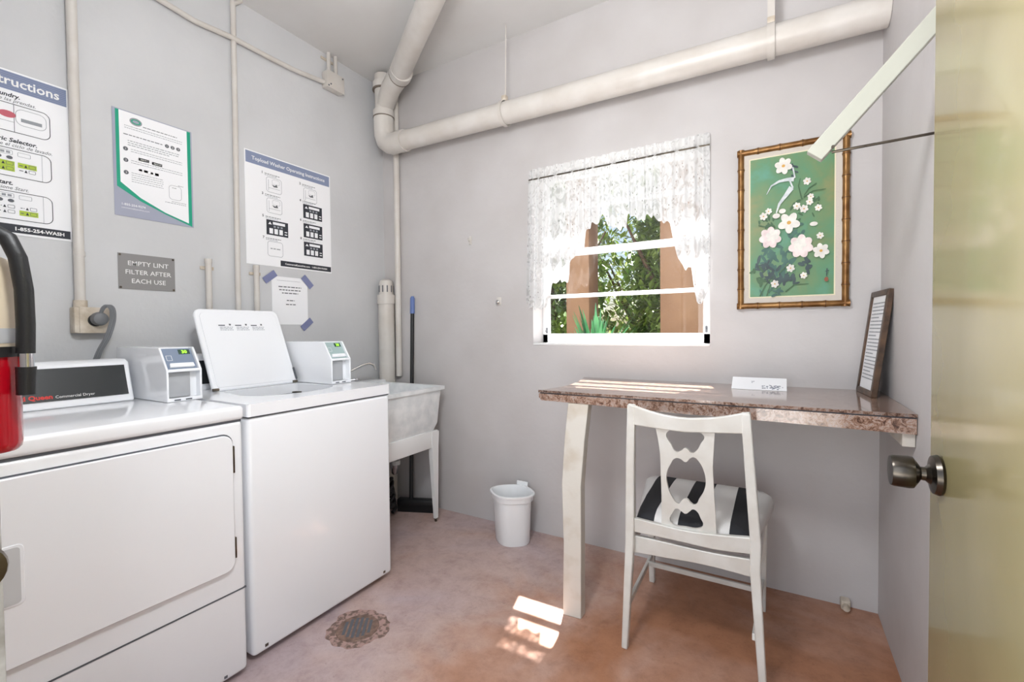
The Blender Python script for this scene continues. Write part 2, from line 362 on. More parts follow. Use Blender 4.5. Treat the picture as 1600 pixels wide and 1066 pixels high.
for c, r, lab in (((-1.85, 4.25, .62), (.40, .26, .68), 'low green shrub left of the spiky plant'), ((-.90, 4.15, .55), (.38, .26, .6), 'low green shrub right of the spiky plant')):
    t = thing('garden_shrub', (c[0], c[1], -.02), lab, 'shrub'); leafmass('foliage', c, *r, 1900, 'leaf', t, (.025, .055))
    MB().tube([(c[0], c[1], -.02), (c[0]+.03, c[1], .5)], [.03, .012], 8).build('stem', 'bark', t)
t = thing('spiky_plant', (-1.08, 3.0, -.02), 'spiky green plant with long blades outside the window', 'plant')
lv = MB()
for k in range(46):
    a = random.uniform(0, 2*PI); ln = random.uniform(.30, .52); tilt = random.uniform(.05, .75); z0 = .86
    b0 = Vector((-1.08, 3.0, z0)); dvec = Vector((math.cos(a)*math.sin(tilt), math.sin(a)*math.sin(tilt)*.7, math.cos(tilt)))
    sd = Vector((-math.sin(a), math.cos(a), 0))*.022; m_ = b0+dvec*ln*.5; e_ = b0+dvec*ln+Vector((0, 0, -.04*ln))
    up_ = Vector((0, 0, .004))
    lv.loft([[b0-sd, b0+sd, b0+up_], [m_-sd, m_+sd, m_+up_], [e_-sd*.08, e_+sd*.08, e_+up_*.2]])
lv.build('blades', 'yucca', t); MB().tube([(-1.08, 3.0, -.02), (-1.08, 3.0, .88)], [.05, .035], 9).build('trunk', 'bark', t)

# ------------------------------------------------------------ lace curtain on its rod
hem = [(-1.222, 1.30), (-1.217, 1.283), (-1.16, 1.262), (-1.10, 1.279), (-1.085, 1.33), (-1.05, 1.40), (-1.02, 1.417), (-.978, 1.401), (-.965, 1.46), (-.940, 1.53), (-.90, 1.572), (-.872, 1.58), (-.862, 1.66), (-.83, 1.695), (-.80, 1.70), (-.775, 1.743), (-.755, 1.69), (-.73, 1.664), (-.69, 1.652), (-.655, 1.66), (-.650, 1.726), (-.61, 1.70), (-.584, 1.679), (-.55, 1.70), (-.522, 1.693), (-.48, 1.66), (-.445, 1.655), (-.432, 1.579), (-.41, 1.50), (-.395, 1.455), (-.371, 1.423), (-.350, 1.44), (-.338, 1.324), (-.323, 1.275), (-.305, 1.262), (-.29, 1.29), (-.271, 1.352)]
def hemz(x):
    for (a, za), (b, zb) in zip(hem, hem[1:]):
        if x <= b: t = (x-a)/(b-a) if b > a else 0; return za+(zb-za)*max(0, t)
    return hem[-1][1]
def lace_sheet(x0, x1, ztop, zbot, amp, nu, nv, flare=0):
    bm = bmesh.new(); uvl = bm.loops.layers.uv.new('UVMap'); grid = []
    for i in range(nu+1):
        u = i/nu; colv = []
        for j in range(nv+1):
            v = j/nv; x = x0+(x1-x0)*u
            if flare: x -= flare*v*max(0, 1-u*3)
            zb = zbot(x)+.006*math.sin(u*190) if callable(zbot) else zbot
            z = ztop+(zb-ztop)*v
            ph = u*2*PI*21+1.5*math.sin(u*19)+.8*v*math.sin(u*8)
            y = 2.258+amp*(.35+.65*v if callable(zbot) else 1)*(math.sin(ph)+.5*math.sin(ph*.43+1)) - (.006*math.sin(v*PI) if not callable(zbot) else 0)
            colv.append((bm.verts.new((x, y, z)), (u*(x1-x0)*2.0, z)))
        grid.append(colv)
    for i in range(nu):
        for j in range(nv):
            q = [grid[i][j], grid[i+1][j], grid[i+1][j+1], grid[i][j+1]]
            fc = bm.faces.new([a[0] for a in q]); fc.smooth = True
            for lp, a in zip(fc.loops, q): lp[uvl].uv = a[1]
    return bm
cur = thing('lace_valance', (-.73, 2.26, 2.0), 'white lace valance with a scalloped hem hanging over the window', 'curtain')
def fabric(name, bm):
    bmesh.ops.translate(bm, vec=-cur.location, verts=bm.verts)
    me = bpy.data.meshes.new(name); bm.to_mesh(me); bm.free(); me.materials.append(M['lace']); o = bpy.data.objects.new(name, me); COL.objects.link(o); o.parent = cur; return o
fabric('lace_panel', lace_sheet(-1.205, -.270, 1.985, hemz, .012, 420, 44, .022))
fabric('ruffled_header', lace_sheet(-1.200, -.270, 2.040, 1.982, .006, 420, 6))
tag(MB().tube([(wx0-.005, 2.256, 1.984), (wx1+.002, 2.256, 1.984)], .004, 10).build('curtain_rod', 'steel'), 'thin rod carrying the lace valance across the window', 'curtain rod')

# ------------------------------------------------------------ drain pipes in the corner
dp = thing('drain_pipe', (-2.208, 2.17, 2.3), 'thick cream drain pipe running along the back wall from the corner elbow', 'pipe')
MB().tube([(-2.08, 2.17, 2.355), (.349, 2.17, 2.314)], .059, 24).build('horizontal_pipe', 'pipe', dp)
el = [(-2.213, 2.165, 2.56), (-2.213, 2.165, 2.473), (-2.211, 2.166, 2.423), (-2.197, 2.168, 2.383), (-2.165, 2.17, 2.361), (-2.15, 2.17, 2.355), (-2.06, 2.17, 2.355)]
MB().tube(el, .064, 22).build('elbow', 'pipe', dp)
MB().tube([(-2.213, 2.165, 2.5), (-2.208, 2.16, 2.80)], .054, 20).build('vertical_pipe', 'pipe', dp)
MB().tube([(-2.211, 2.163, 2.545), (-2.20, 2.165, 2.61), (-2.10, 2.12, 2.675), (-1.99, 2.075, 2.700)], [.052, .056, .060, .062], 22).build('wye_branch', 'pipe', dp)
MB().tube([(-2.03, 2.10, 2.700), (.33, .53, 2.700)], .060, 24).build('ceiling_pipe', 'pipe', dp)
for p, r in ((((-2.213, 2.165, 2.535), (-2.213, 2.165, 2.575)), .066), (((-2.211, 2.162, 2.71), (-2.211, 2.162, 2.75)), .066), (((-1.98, 2.075, 2.700), (-1.93, 2.04, 2.700)), .067), (((-2.08, 2.17, 2.355), (-2.03, 2.17, 2.354)), .067)):
    MB().tube(p, r, 22).build('coupling', 'pipe', dp)
for p, r in ((((-2.213, 2.165, 2.53), (-2.213, 2.165, 2.536)), .0672), (((-1.985, 2.078, 2.700), (-1.978, 2.074, 2.700)), .0678), (((-2.211, 2.162, 2.704), (-2.211, 2.162, 2.712)), .0672)):
    MB().tube(p, r, 22).build('joint_line', 'pipe_line', dp)
for x, ztop, lab in ((-1.30, 2.82, 'long wire hanger with clamp around the back wall pipe'), (-.028, 2.82, 'flat strap hanger around the back wall pipe near the right wall')):
    zp = 2.355-(x+2.08)*.0172
    h = thing('pipe_hanger', (x, 2.17, zp), lab, 'pipe hanger')
    ring = [(x, 2.17+.066*math.cos(a), zp+.066*math.sin(a)) for a in [PI/2+2*PI*k/24 for k in range(25)]]
    MB().bar(ring, .022 if x < -1 else .028, .003).build('strap', 'pipe', h)
    MB().box(x-.014, x+.014, 2.155, 2.185, zp+.064, zp+.095, .003).build('clamp', 'outlet', h)
    if x < -1: MB().tube([(x+.005, 2.17, zp+.09), (x+.012, 2.17, 2.82)], .0035, 8).build('wire', 'pipe', h)
    else: MB().box(x-.013, x+.013, 2.168, 2.202, zp+.064, 2.82).build('wire', 'pipe', h)
tag(MB().tube([(-2.202, 2.262, 2.82), (-2.204, 2.262, 1.9), (-2.206, 2.262, .85)], .020, 14).build('riser_pipe', 'pipe'), 'slim cream riser pipe standing in the corner behind the sink', 'pipe')
vp = thing('vent_pipe', (-2.278, 2.226, 0), 'thick grey vent pipe with slotted cap rising behind the sink', 'pipe')
MB().tube([(-2.278, 2.226, 0), (-2.278, 2.226, 1.37)], .054, 24).build('pipe', 'pipe', vp)
MB().tube([(-2.278, 2.226, 1.335), (-2.278, 2.226, 1.395)], .0605, 24).build('collar', 'pipe', vp)
MB().lathe((-2.278, 2.226, 1.39), [(.047, 0), (.047, .085), (.042, .10), (.02, .112), (0, .114)]).build('cap', 'pipe', vp)
sl = MB()
for k in range(10):
    a = 2*PI*k/10; c = Vector((-2.278+.0475*math.cos(a), 2.226+.0475*math.sin(a), 1.435))
    sl.box(-.0015, .0015, -.0035, .0035, -.022, .022, M4=Matrix.Translation(c) @ Matrix.Rotation(a, 4, 'Z'))
sl.build('slot', 'seam', vp)
# wall conduits
tag(MB().tube([(-2.33, .1, 2.66), (-2.33, .80, 2.63), (-2.33, .97, 2.606), (-2.33, 1.11, 2.592), (-2.33, 1.28, 2.608), (-2.33, 1.48, 2.607), (-2.33, 1.62, 2.612), (-2.33, 1.81, 2.634)], .0125, 12).build('ceiling_conduit', 'pipe'), 'wavy white conduit running high along the left wall to the junction box', 'conduit')
jb = thing('junction_box', (-2.33, 1.86, 2.65), 'square white junction box high on the left wall near the corner', 'junction box')
MB().box(-2.349, -2.300, 1.805, 1.925, 2.603, 2.700, .006).build('box', 'pipe', jb)
MB().box(-2.300, -2.297, 1.803, 1.927, 2.601, 2.702, .001).build('cover', 'pipe', jb)
for y, z in ((1.815, 2.612), (1.915, 2.69), (1.83, 2.625)): MB().lathe((-2.297, y, z), [(.005, 0), (.004, .003), (0, .003)], 'x', 10).build('screw', 'seam', jb)
for y in (1.840, 1.888): MB().tube([(-2.328, y, 2.69), (-2.328, y, 2.76), (-2.328, y, 2.82)], .012, 12).build('nipple_pipe', 'pipe', jb)
MB().box(-2.349, -2.343, 1.80, 1.90, 2.775, 2.79, .001).build('bracket', 'outlet', jb)
cA = thing('outlet_conduit', (-2.33, .68, 1.3), 'thick cream conduit running down the left wall to the dryer outlet', 'conduit')
MB().tube([(-2.327, .681, 2.82), (-2.327, .681, 1.84), (-2.327, .680, 1.25)], .0165, 16).build('pipe', 'pipe', cA)
MB().tube([(-2.327, .681, 1.452), (-2.327, .681, 1.47)], .0185, 16).build('strap', 'pipe', cA)
MB().tube([(-2.327, .680, 1.252), (-2.327, .680, 1.282)], .021, 16).build('connector', 'outlet', cA)
cB = MB().tube([(-2.336, 1.29, 2.79), (-2.336, 1.288, 2.2), (-2.336, 1.282, 1.376), (-2.336, 1.282, .60)], .0125, 14).tube([(-2.336, 1.29, 2.78), (-2.336, 1.33, 2.82)], .011, 10)
tag(cB.build('slim_conduit', 'pipe'), 'slim grey conduit running down the left wall between the posters', 'conduit')
for y, z, lab in ((1.145, 1.502, 'short stub pipe on the wall behind the washer lid, left one'), (1.375, 1.499, 'short stub pipe on the wall beside the taped note')):
    s_ = thing('stub_pipe', (-2.33, y, z), lab, 'pipe')
    MB().tube([(-2.332, y, .75), (-2.332, y, z-.02)], .0135, 14).build('pipe', 'pipe', s_)
    MB().tube([(-2.332, y, z-.02), (-2.332, y, z)], .0155, 14).build('end_cap', 'pipe', s_)
    MB().box(-2.349, -2.344, y-.03, y+.03, z-.05, z-.035, .001).build('strap', 'outlet', s_)
ob = thing('range_outlet', (-2.33, .71, 1.2), 'cream dryer outlet box at the foot of the thick conduit', 'outlet')
MB().box(-2.349, -2.300, .653, .765, 1.155, 1.255, .005).build('box', 'outlet', ob)
MB().box(-2.300, -2.297, .668, .765, 1.155, 1.255, .001).build('cover', 'outlet', ob)
MB().lathe((-2.297, .715, 1.205), [(.024, 0), (.024, .004), (0, .004)], 'x', 20).build('socket', 'rubber', ob)
pc = thing('power_cord', (-2.27, .72, 1.2), 'grey dryer cord with plug looping over the outlet', 'cord')
MB().lathe((-2.293, .722, 1.21), [(.026, 0), (.027, .014), (.023, .030), (.016, .034), (0, .035)], 'x', 20).build('plug', 'cord', pc)
for k in range(3):
    y = (k-1)*.0065
    pts = [(-2.268, .720+y*.2, 1.225), (-2.262, .728+y*.6, 1.252), (-2.256, .742+y, 1.262), (-2.250, .752+y, 1.245), (-2.246, .750+y, 1.20), (-2.244, .733+y, 1.14), (-2.252, .708+y, 1.08), (-2.258, .69+y, 1.00), (-2.262, .685+y, .85)]
    # smooth the path
    P = []
    for i in range(len(pts)-1):
        p0, p1, p2, p3 = [Vector(pts[min(max(i+q, 0), len(pts)-1)]) for q in (-1, 0, 1, 2)]
        for s5 in range(5):
            t5 = s5/5; P.append(.5*((2*p1)+(p2-p0)*t5+(2*p0-5*p1+4*p2-p3)*t5**2+(3*p1-p0-3*p2+p3)*t5**3))
    MB().tube(P, .0040, 8).build('cord_strand', 'cord', pc)

# ------------------------------------------------------------ printed sheets on the left wall (u = to the right, v = down)
def LW(y0, z0, off=0):
    return lambda u, v, t: Vector((XL+.0022+off+t, y0+u, z0-v))
class Sheet:
    design = 'print'
    def __init__(s, fn, root): s.fn = fn; s.root = root; s.parts = {}
    def get(s, part, m): return s.parts.setdefault((part, m), MB())
    def poly(s, part, m, pts, t=.0004): s.get(part, m).prism([(p[0], p[1]) for p in pts][::-1], s.fn, t-.0003, t)
    def rect(s, part, m, u0, v0, u1, v1, t=.0004): s.poly(part, m, [(u0, v0), (u1, v0), (u1, v1), (u0, v1)], t)
    def frame(s, part, m, u0, v0, u1, v1, w, r=0, t=.0006):
        n = 6
        def ring(o):
            pts = []
            for cx, cy, a0 in ((u1-r, v0+r, -PI/2), (u1-r, v1-r, 0), (u0+r, v1-r, PI/2), (u0+r, v0+r, PI)):
                for k in range(n+1): a = a0+PI/2*k/n; pts.append((cx+(r-o)*math.cos(a), cy+(r-o)*math.sin(a)))
            return pts
        A, B = ring(0), ring(w); mb = s.get(part, m); N = len(A)
        for i in range(N):
            j = (i+1) % N; mb.face([s.fn(*A[i], t), s.fn(*A[j], t), s.fn(*B[j], t), s.fn(*B[i], t)])
    def disc(s, part, m, cu, cv, r, t=.0006, ry=None, n=20):
        s.poly(part, m, [(cu+r*math.cos(2*PI*k/n), cv+(ry or r)*math.sin(2*PI*k/n)) for k in range(n)], t)
    def text(s, part, m, txt, u, v, size, t=.0008, align='LEFT', bold=0, italic=0, sx=1):
        me = text_mesh(txt, size, .0001, align, bold, italic, sx)
        o = s.fn(u, v, t); eu = (s.fn(u+1, v, t)-o); ev = (s.fn(u, v-1, t)-o); n = eu.cross(ev)
        mtx = Matrix(((eu.x, ev.x, n.x, o.x), (eu.y, ev.y, n.y, o.y), (eu.z, ev.z, n.z, o.z), (0, 0, 0, 1)))
        s.get(part, m).mesh(me, mtx); bpy.data.meshes.remove(me)
    def dashes(s, part, m, u0, u1, v, h, t=.0006, gap=.35, seed=0):
        rnd = random.Random(int(v*1e5)+seed); u = u0
        while u < u1-.002:
            L_ = h*rnd.uniform(1.5, 5); e = min(u+L_, u1); s.rect(part, m, u, v, e, v+h, t); u = e+h*(.6+gap)
    def done(s):
        keep = ('lettering', 'red_lettering', 'white_lettering', 'header_band', 'footer_band', 'green_border', 'display_digits', 'foot_lettering', 'printed_symbol', 'seal')
        merged = {}
        for (part, m), mb in s.parts.items():
            if part in keep: mb.build(part, m, s.root, smooth=0, recalc=False)
            else: merged.setdefault(m, []).append(mb)
        if not merged: return
        bm = bmesh.new(); mats = []
        for i, (m, mbs) in enumerate(merged.items()):
            mats.append(M[m])
            for mb in mbs:
                for f_ in mb.bm.faces: f_.material_index = i
                me = bpy.data.meshes.new('tmp'); mb.bm.to_mesh(me); mb.bm.free(); bm.from_mesh(me); bpy.data.meshes.remove(me)
        r = s.root
        while r.parent: r = r.parent
        bmesh.ops.translate(bm, vec=-r.location, verts=bm.verts)
        me = bpy.data.meshes.new(s.design); bm.to_mesh(me); bm.free()
        for m in mats: me.materials.append(m)
        o = bpy.data.objects.new(s.design, me); COL.objects.link(o); o.parent = s.root
def sheet(name, y0, z0, w, h, label, cat, m='paper', off=0, thick=.0012):
    fn = LW(y0, z0, off); r = thing(name, tuple(fn(w/2, h, 0)), label, cat)
    MB().prism([(0, 0), (w, 0), (w, h), (0, h)], fn, -thick, 0).build('sheet', m, r, smooth=0)
    return Sheet(fn, r)
# poster 1 (far left): frontload instructions
P1 = sheet('instruction_poster', .155, 2.087, .515, .58, 'large white laundry instruction poster with striped blue band at far left', 'poster')
P1.rect('header_band', 'band', .006, .006, .509, .070)
for k in range(9): P1.rect('header_stripe', 'band_d', .006, .010+k*.0068, .509, .0125+k*.0068, .0006)
P1.text('lettering', 'white_ink', 'Operating Instructions', .490, .052, .0435, align='RIGHT', bold=.0008, t=.0010)
for k, (ta, tb) in enumerate((('1. Load Laundry.', 'Cargue las prendas.'), ('2. Press Fabric Selector.', 'Seleccione el ciclo de lavado.'), ('3. Press Start.', 'Presione Start.'))):
    v0 = .088+k*.152 + (.006 if k else 0)
    uu = (.385, .425, .360)[k]
    P1.text('lettering_black', 'ink', ta, uu, v0+.006, .020, align='RIGHT', bold=.0005, italic=.2)
    P1.text('lettering_grey', 'ink_mid', tb, uu+.04, v0+.022, .017, align='RIGHT', italic=.3)
    P1.frame('diagram_frame', 'ink', .05, v0+.028, .462, v0+.128, .0022, .022)
    if k == 0:
        P1.disc('diagram', 'pink', .352, v0+.068, .022, ry=.012); P1.disc('diagram_green', 'green_p', .30, v0+.060, .03, ry=.014)
        P1.frame('diagram_grey', 'ink_grey', .372, v0+.040, .452, v0+.098, .0015, .02); P1.rect('diagram_grey', 'ink_grey', .386, v0+.072, .440, v0+.084)
        P1.rect('diagram_line', 'ink_mid', .368, v0+.03, .3695, v0+.127); P1.rect('diagram_line', 'ink_mid', .05, v0+.092, .368, v0+.0930)
    else:
        P1.frame('diagram_grey', 'ink_grey', .285, v0+.036, .362, v0+.052, .0012, .003); P1.frame('diagram_grey', 'ink_grey', .374, v0+.038, .407, v0+.053, .0012, .003)
        for q in range(5): P1.rect('diagram_grey', 'ink_grey', .290+q*.014, v0+.040, .300+q*.014, v0+.048)
        for q in range(3):
            P1.disc('diagram_line', 'ink_mid', .300+q*.027, v0+.062, .008, ry=.006)
            u0 = .262+q*.056
            lit = k == 1 or q == 2
            for hh in range(2):
                if lit and not (k == 2 and hh == 0) and not (k == 1 and q == 2 and hh == 1):
                    P1.rect('highlight', 'lime', u0, v0+.074+hh*.018, u0+.048, v0+.092+hh*.018, .0006)
                P1.poly('diagram_black', 'ink', [(u0+.016, v0+.088+hh*.018), (u0+.020, v0+.078+hh*.018), (u0+.024, v0+.088+hh*.018)], .0010)
                P1.frame('diagram_line', 'ink_mid', u0+.027, v0+.077+hh*.018, u0+.045, v0+.089+hh*.018, .0012, .003, .0010)
                P1.dashes('diagram_line', 'ink_mid', u0+.003, u0+.013, v0+.082+hh*.018, .0025, .001)
        P1.rect('diagram_line', 'ink_grey', .436, v0+.030, .437, v0+.126)
P1.rect('footer_band', 'ink', .10, .542, .509, .572)
P1.text('lettering', 'white_ink', '1-855-254-WASH', .492, .563, .0172, align='RIGHT', bold=.0006, t=.0010, sx=1.05)
P1.done()
# poster 2: green bordered sheet in a sleeve
P2 = sheet('payment_notice', .802, 2.081, .292, .440, 'white notice with green border and grey lilac foot on left wall', 'poster', 'sleeve')
P2.poly('green_border', 'green_p', [(.010, .004), (.022, .004), (.022, .30), (.09, .352), (.18, .395), (.272, .424), (.272, .004), (.286, .004), (.286, .437), (.18, .402), (.09, .366), (.010, .320)], .0005)
P2.poly('white_field', 'paper', [(.022, .004), (.272, .004), (.272, .424), (.18, .395), (.09, .352), (.022, .30)], .0004)
P2.disc('logo', 'ink_grey', .080, .036, .022, ry=.016, t=.0007); P2.disc('logo_green', 'green_p', .080, .036, .017, ry=.010, t=.0009); P2.disc('logo', 'sleeve', .080, .036, .012, ry=.006, t=.0011)
P2.dashes('printed_line', 'ink_mid', .105, .232, .046, .003)
for v in (.060, .069): P2.dashes('printed_line_grey', 'ink_grey', .04, .252, v, .0022)
P2.dashes('printed_line', 'ink_mid', .036, .175, .096, .0034)
for k in range(3): P2.disc('number_disc', 'ink_mid', .192+k*.022, .098, .008); P2.text('number', 'white_ink', str(k+1), .192+k*.022, .102, .011, align='CENTER', t=.0012)
for v in (.120, .129, .138): P2.dashes('printed_line', 'ink_grey', .050, .240 if v < .13 else .2, v, .0030)
for k, v in enumerate((.158, .205, .256)):
    P2.disc('number_disc', 'ink_mid', .042, v, .0085); P2.text('number', 'white_ink', str(k+1), .042, v+.004, .011, align='CENTER', t=.0012)
    for q in range(2 if k < 2 else 5): P2.dashes('printed_line_grey', 'ink_grey', .060, .25 if k < 2 else .175, v-.004+q*.009, .0022)
P2.rect('badge', 'ink', .086, .182, .124, .194); P2.rect('badge', 'ink', .134, .185, .172, .197)
P2.dashes('badge_print', 'white_ink', .092, .120, .1865, .0028, .0009); P2.dashes('badge_print', 'white_ink', .140, .168, .1895, .0028, .0009)
P2.rect('card_mark', 'pink', .104, .229, .118, .239); P2.rect('card_mark_grey', 'ink_grey', .086, .229, .098, .238); P2.rect('card_mark_grey', 'ink_grey', .128, .231, .138, .239); P2.rect('card_mark_grey', 'ink_mid', .144, .230, .158, .241)
P2.frame('printer_drawing', 'ink_grey', .195, .266, .245, .330, .0014, .014); P2.dashes('printed_line', 'ink_mid', .208, .226, .276, .002); P2.dashes('printed_line', 'ink_mid', .232, .252, .262, .002)
P2.dashes('printer_drawing_line', 'ink_grey', .180, .262, .345, .0024); P2.dashes('printer_drawing_line', 'ink_mid', .205, .265, .338, .0016)
P2.text('foot_lettering', 'white_ink', '1-855-254-9274', .022, .394, .013, t=.0008, bold=.0002)
P2.text('foot_lettering', 'white_ink', 'commerciallaundries.com', .022, .407, .0095, t=.0008)
P2.done()
# poster 3: topload instructions
P3 = sheet('instruction_poster', 1.335, 2.092, .513, .585, 'white poster titled Topload Washer Operating Instructions above the taped note', 'poster')
P3.rect('header_band', 'band', .006, .006, .507, .066)
for k in range(8): P3.rect('header_stripe', 'band_d', .006, .010+k*.007, .507, .0108+k*.007, .0005)
P3.text('lettering', 'white_ink', 'Topload Washer Operating Instructions', .256, .045, .0268, align='CENTER', bold=.0004, t=.0010)
steps = [(.115, .095, 1, 0), (.335, .095, 2, 0), (.115, .205, 3, 0), (.335, .190, 4, 1), (.115, .322, 5, 1), (.335, .300, 6, 1), (.115, .436, 7, 2), (.335, .405, 8, 1)]
for u, v, n, kind in steps:
    P3.text('step_number', 'ink', str(n), u-.028, v+.006, .018, bold=.0004)
    P3.dashes('printed_line', 'ink_mid', u-.010, u+.075, v, .0032); P3.dashes('printed_line_grey', 'ink_grey', u-.010, u+.06, v+.008, .0026)
    if kind == 1:
        P3.rect('control_picture', 'ink', u-.006, v+.016, u+.118, v+.096)
        P3.rect('control_picture_detail', 'paper', u+.030, v+.024, u+.100, v+.038, .0007)
        P3.poly('control_picture_detail', 'paper', [(u+.004, v+.040), (u+.014, v+.026), (u+.024, v+.040)], .0007)
        for q in range(3):
            P3.rect('control_picture_detail', 'paper', u+.010+q*.028, v+.060, u+.030+q*.028, v+.088, .0007)
            P3.rect('control_picture_detail', 'ink_grey', u+.034+q*.02, v+.044, u+.046+q*.02, v+.054, .0007)
        P3.rect('control_picture_detail', 'paper', u+.097, v+.066, u+.112, v+.071, .0007); P3.rect('control_picture_detail', 'paper', u+.097, v+.080, u+.112, v+.085, .0007)
    else:
        P3.frame('diagram_frame', 'ink_grey', u-.002, v+.016, u+.085, v+.096, .0018, .014)
        if kind == 0:
            P3.poly('diagram_black', 'ink_mid', [(u+.028, v+.052), (u+.046, v+.056), (u+.056, v+.046), (u+.062, v+.062), (u+.04, v+.064)], .0007)
            P3.rect('diagram_line', 'ink_grey', u+.010, v+.03, u+.0115, v+.088); P3.rect('diagram_line', 'ink_grey', u+.010, v+.072, u+.075, v+.0735); P3.frame('diagram_line', 'ink_grey', u+.03, v+.024, u+.074, v+.05, .0012, .01)
        else:
            P3.dashes('diagram_line', 'ink_grey', u+.014, u+.070, v+.052, .005)
P3.rect('footer_band', 'ink', .185, .548, .509, .578)
P3.text('lettering', 'white_ink', 'CommercialLaundries.com   1-855-254-WASH', .346, .568, .0142, align='CENTER', bold=.0003, t=.0010)
P3.done()
# taped note
N = sheet('taped_note', 1.466, 1.456, .215, .262, 'small typed white note taped below the instruction poster', 'note')
for k, (a, b) in enumerate(((.038, .175), (.042, .172), (.058, .155))): N.dashes('printed_line', 'ink_mid', a, b, .052+k*.017, .0052)
N.dashes('printed_line', 'ink_mid', .085, .132, .126, .005); N.dashes('printed_line', 'ink_mid', .080, .138, .148, .0052)
N.dashes('printed_line', 'ink_grey', .03, .17, .020, .0018)
N.done()
for c, a, lab in (((1.456, 1.449), .65, 'blue tape strip at top left of the note'), ((1.680, 1.440), -.8, 'blue tape strip at top right of the note'), ((1.672, 1.196), .7, 'blue tape strip at bottom right of the note')):
    R = Matrix.Translation((XL+.0045, c[0], c[1])) @ Matrix.Rotation(a, 4, 'X')
    tag(MB().box(0, .0008, -.040, .040, -.018, .018, M4=R).build('tape_strip', 'tape', smooth=0), lab, 'tape', 'tape strips on the note')
# engraved sign
E_ = sheet('lint_filter_sign', .807, 1.487, .205, .149, 'grey engraved lint filter sign screwed above the dryer', 'sign', 'sign', 0, .0018)
for k, tx in enumerate(('EMPTY LINT', 'FILTER AFTER', 'EACH USE')):
    E_.text('lettering', 'white_ink', tx, .106, .048+k*.037, .0265, align='CENTER', bold=.0001, sx=1.04)
for u, v in ((.007, .007), (.198, .007), (.007, .142), (.198, .142)): E_.disc('screw', 'steel', u, v, .0045, .0015)
E_.done()
# screws and hooks on the back wall
hk = thing('wall_hook', (-1.62, 2.28, 1.70), 'small white hook on the back wall left of the window', 'hook')
MB().box(-1.630, -1.612, 2.279, 2.285, 1.675, 1.725, .002).build('plate', 'pipe', hk); MB().tube([(-1.621, 2.279, 1.70), (-1.621, 2.262, 1.695), (-1.621, 2.258, 1.71)], .0035, 8).build('hook', 'pipe', hk)
hk = thing('wall_hook', (-1.42, 2.27, 1.315), 'tiny chrome knob hook on a plate low left of the window', 'knob')
MB().box(-1.437, -1.405, 2.281, 2.285, 1.30, 1.345, .001).build('plate', 'pipe', hk); MB().lathe((-1.42, 2.281, 1.315), [(.006, 0), (.010, -.010), (.012, -.018), (.004, -.024), (0, -.024)], 'y', 16).build('knob', 'chrome', hk)
tag(MB().box(.225, .258, 2.245, 2.285, 0, .040, .006).tube([(.2415, 2.25, .02), (.2415, 2.225, .018)], .012, 10).build('capped_pipe_stub', 'outlet'), 'rusty capped pipe stub at the foot of the back wall', 'pipe stub')

# ------------------------------------------------------------ clothes dryer
DY0, DY1, DX = .165, .853, -1.545
dr = thing('clothes_dryer', (-1.9, .51, 0), 'white front loading commercial dryer with black lettered console', 'dryer')
DB = -2.245
MB().box(DB, DX, DY0, DY1, .015, .858, .014, 3).build('cabinet', 'appl', dr)
MB().box(DB-.004, DX+.006, DY0-.004, DY1+.004, .862, .908, .013, 4).build('top', 'appl', dr)
MB().box(DB+.01, DX-.004, DY0+.004, DY1-.004, .855, .865).build('top_seam', 'seam', dr)
MB().box(DX-.004, DX+.0015, DY0+.002, DY1-.002, .294, .2985).build('panel_seam', 'seam', dr)
def rrect(y0, y1, z0, z1, r, n=6):
    pts = []
    for cy, cz, a0 in ((y1-r, z1-r, 0), (y0+r, z1-r, PI/2), (y0+r, z0+r, PI), (y1-r, z0+r, 3*PI/2)):
        for k in range(n+1): a = a0+PI/2*k/n; pts.append((cy+r*math.cos(a), cz+r*math.sin(a)))
    return pts
fx = lambda x0: (lambda u, v, t: Vector((x0+t, u, v)))
MB().prism(rrect(.262, .818, .369, .823, .034), fx(DX), 0, .0016).build('door_gasket', 'seam', dr)
ddo = MB().prism(rrect(.266, .814, .373, .819, .032), fx(DX), 0, .012).build('door', 'appl', dr, bevel=.003)
hd = MB(); R_ = rrect(.272, .333, .518, .662, .012)
hd.prism(R_, fx(DX+.0105), 0, .0035)
hd.build('handle_surround', 'appl', ddo, bevel=.0015)
MB().prism(rrect(.276, .326, .524, .656, .008), fx(DX+.0145), 0, .0008).build('handle_recess', 'appl_grey', ddo)
for z0, z1 in ((.692, .781), (.411, .480)): MB().box(DX+.001, DX+.013, .8125, .8185, z0, z1, .002).build('hinge', 'steel', dr)
for y in (.21, .79): MB().tube([(-1.60, y, 0), (-1.60, y, .02)], .018, 12).build('foot', 'rubber', dr)
MB().box(DX, DX+.0012, .775, .785, .028, .036).build('vent_slot', 'seam', dr)
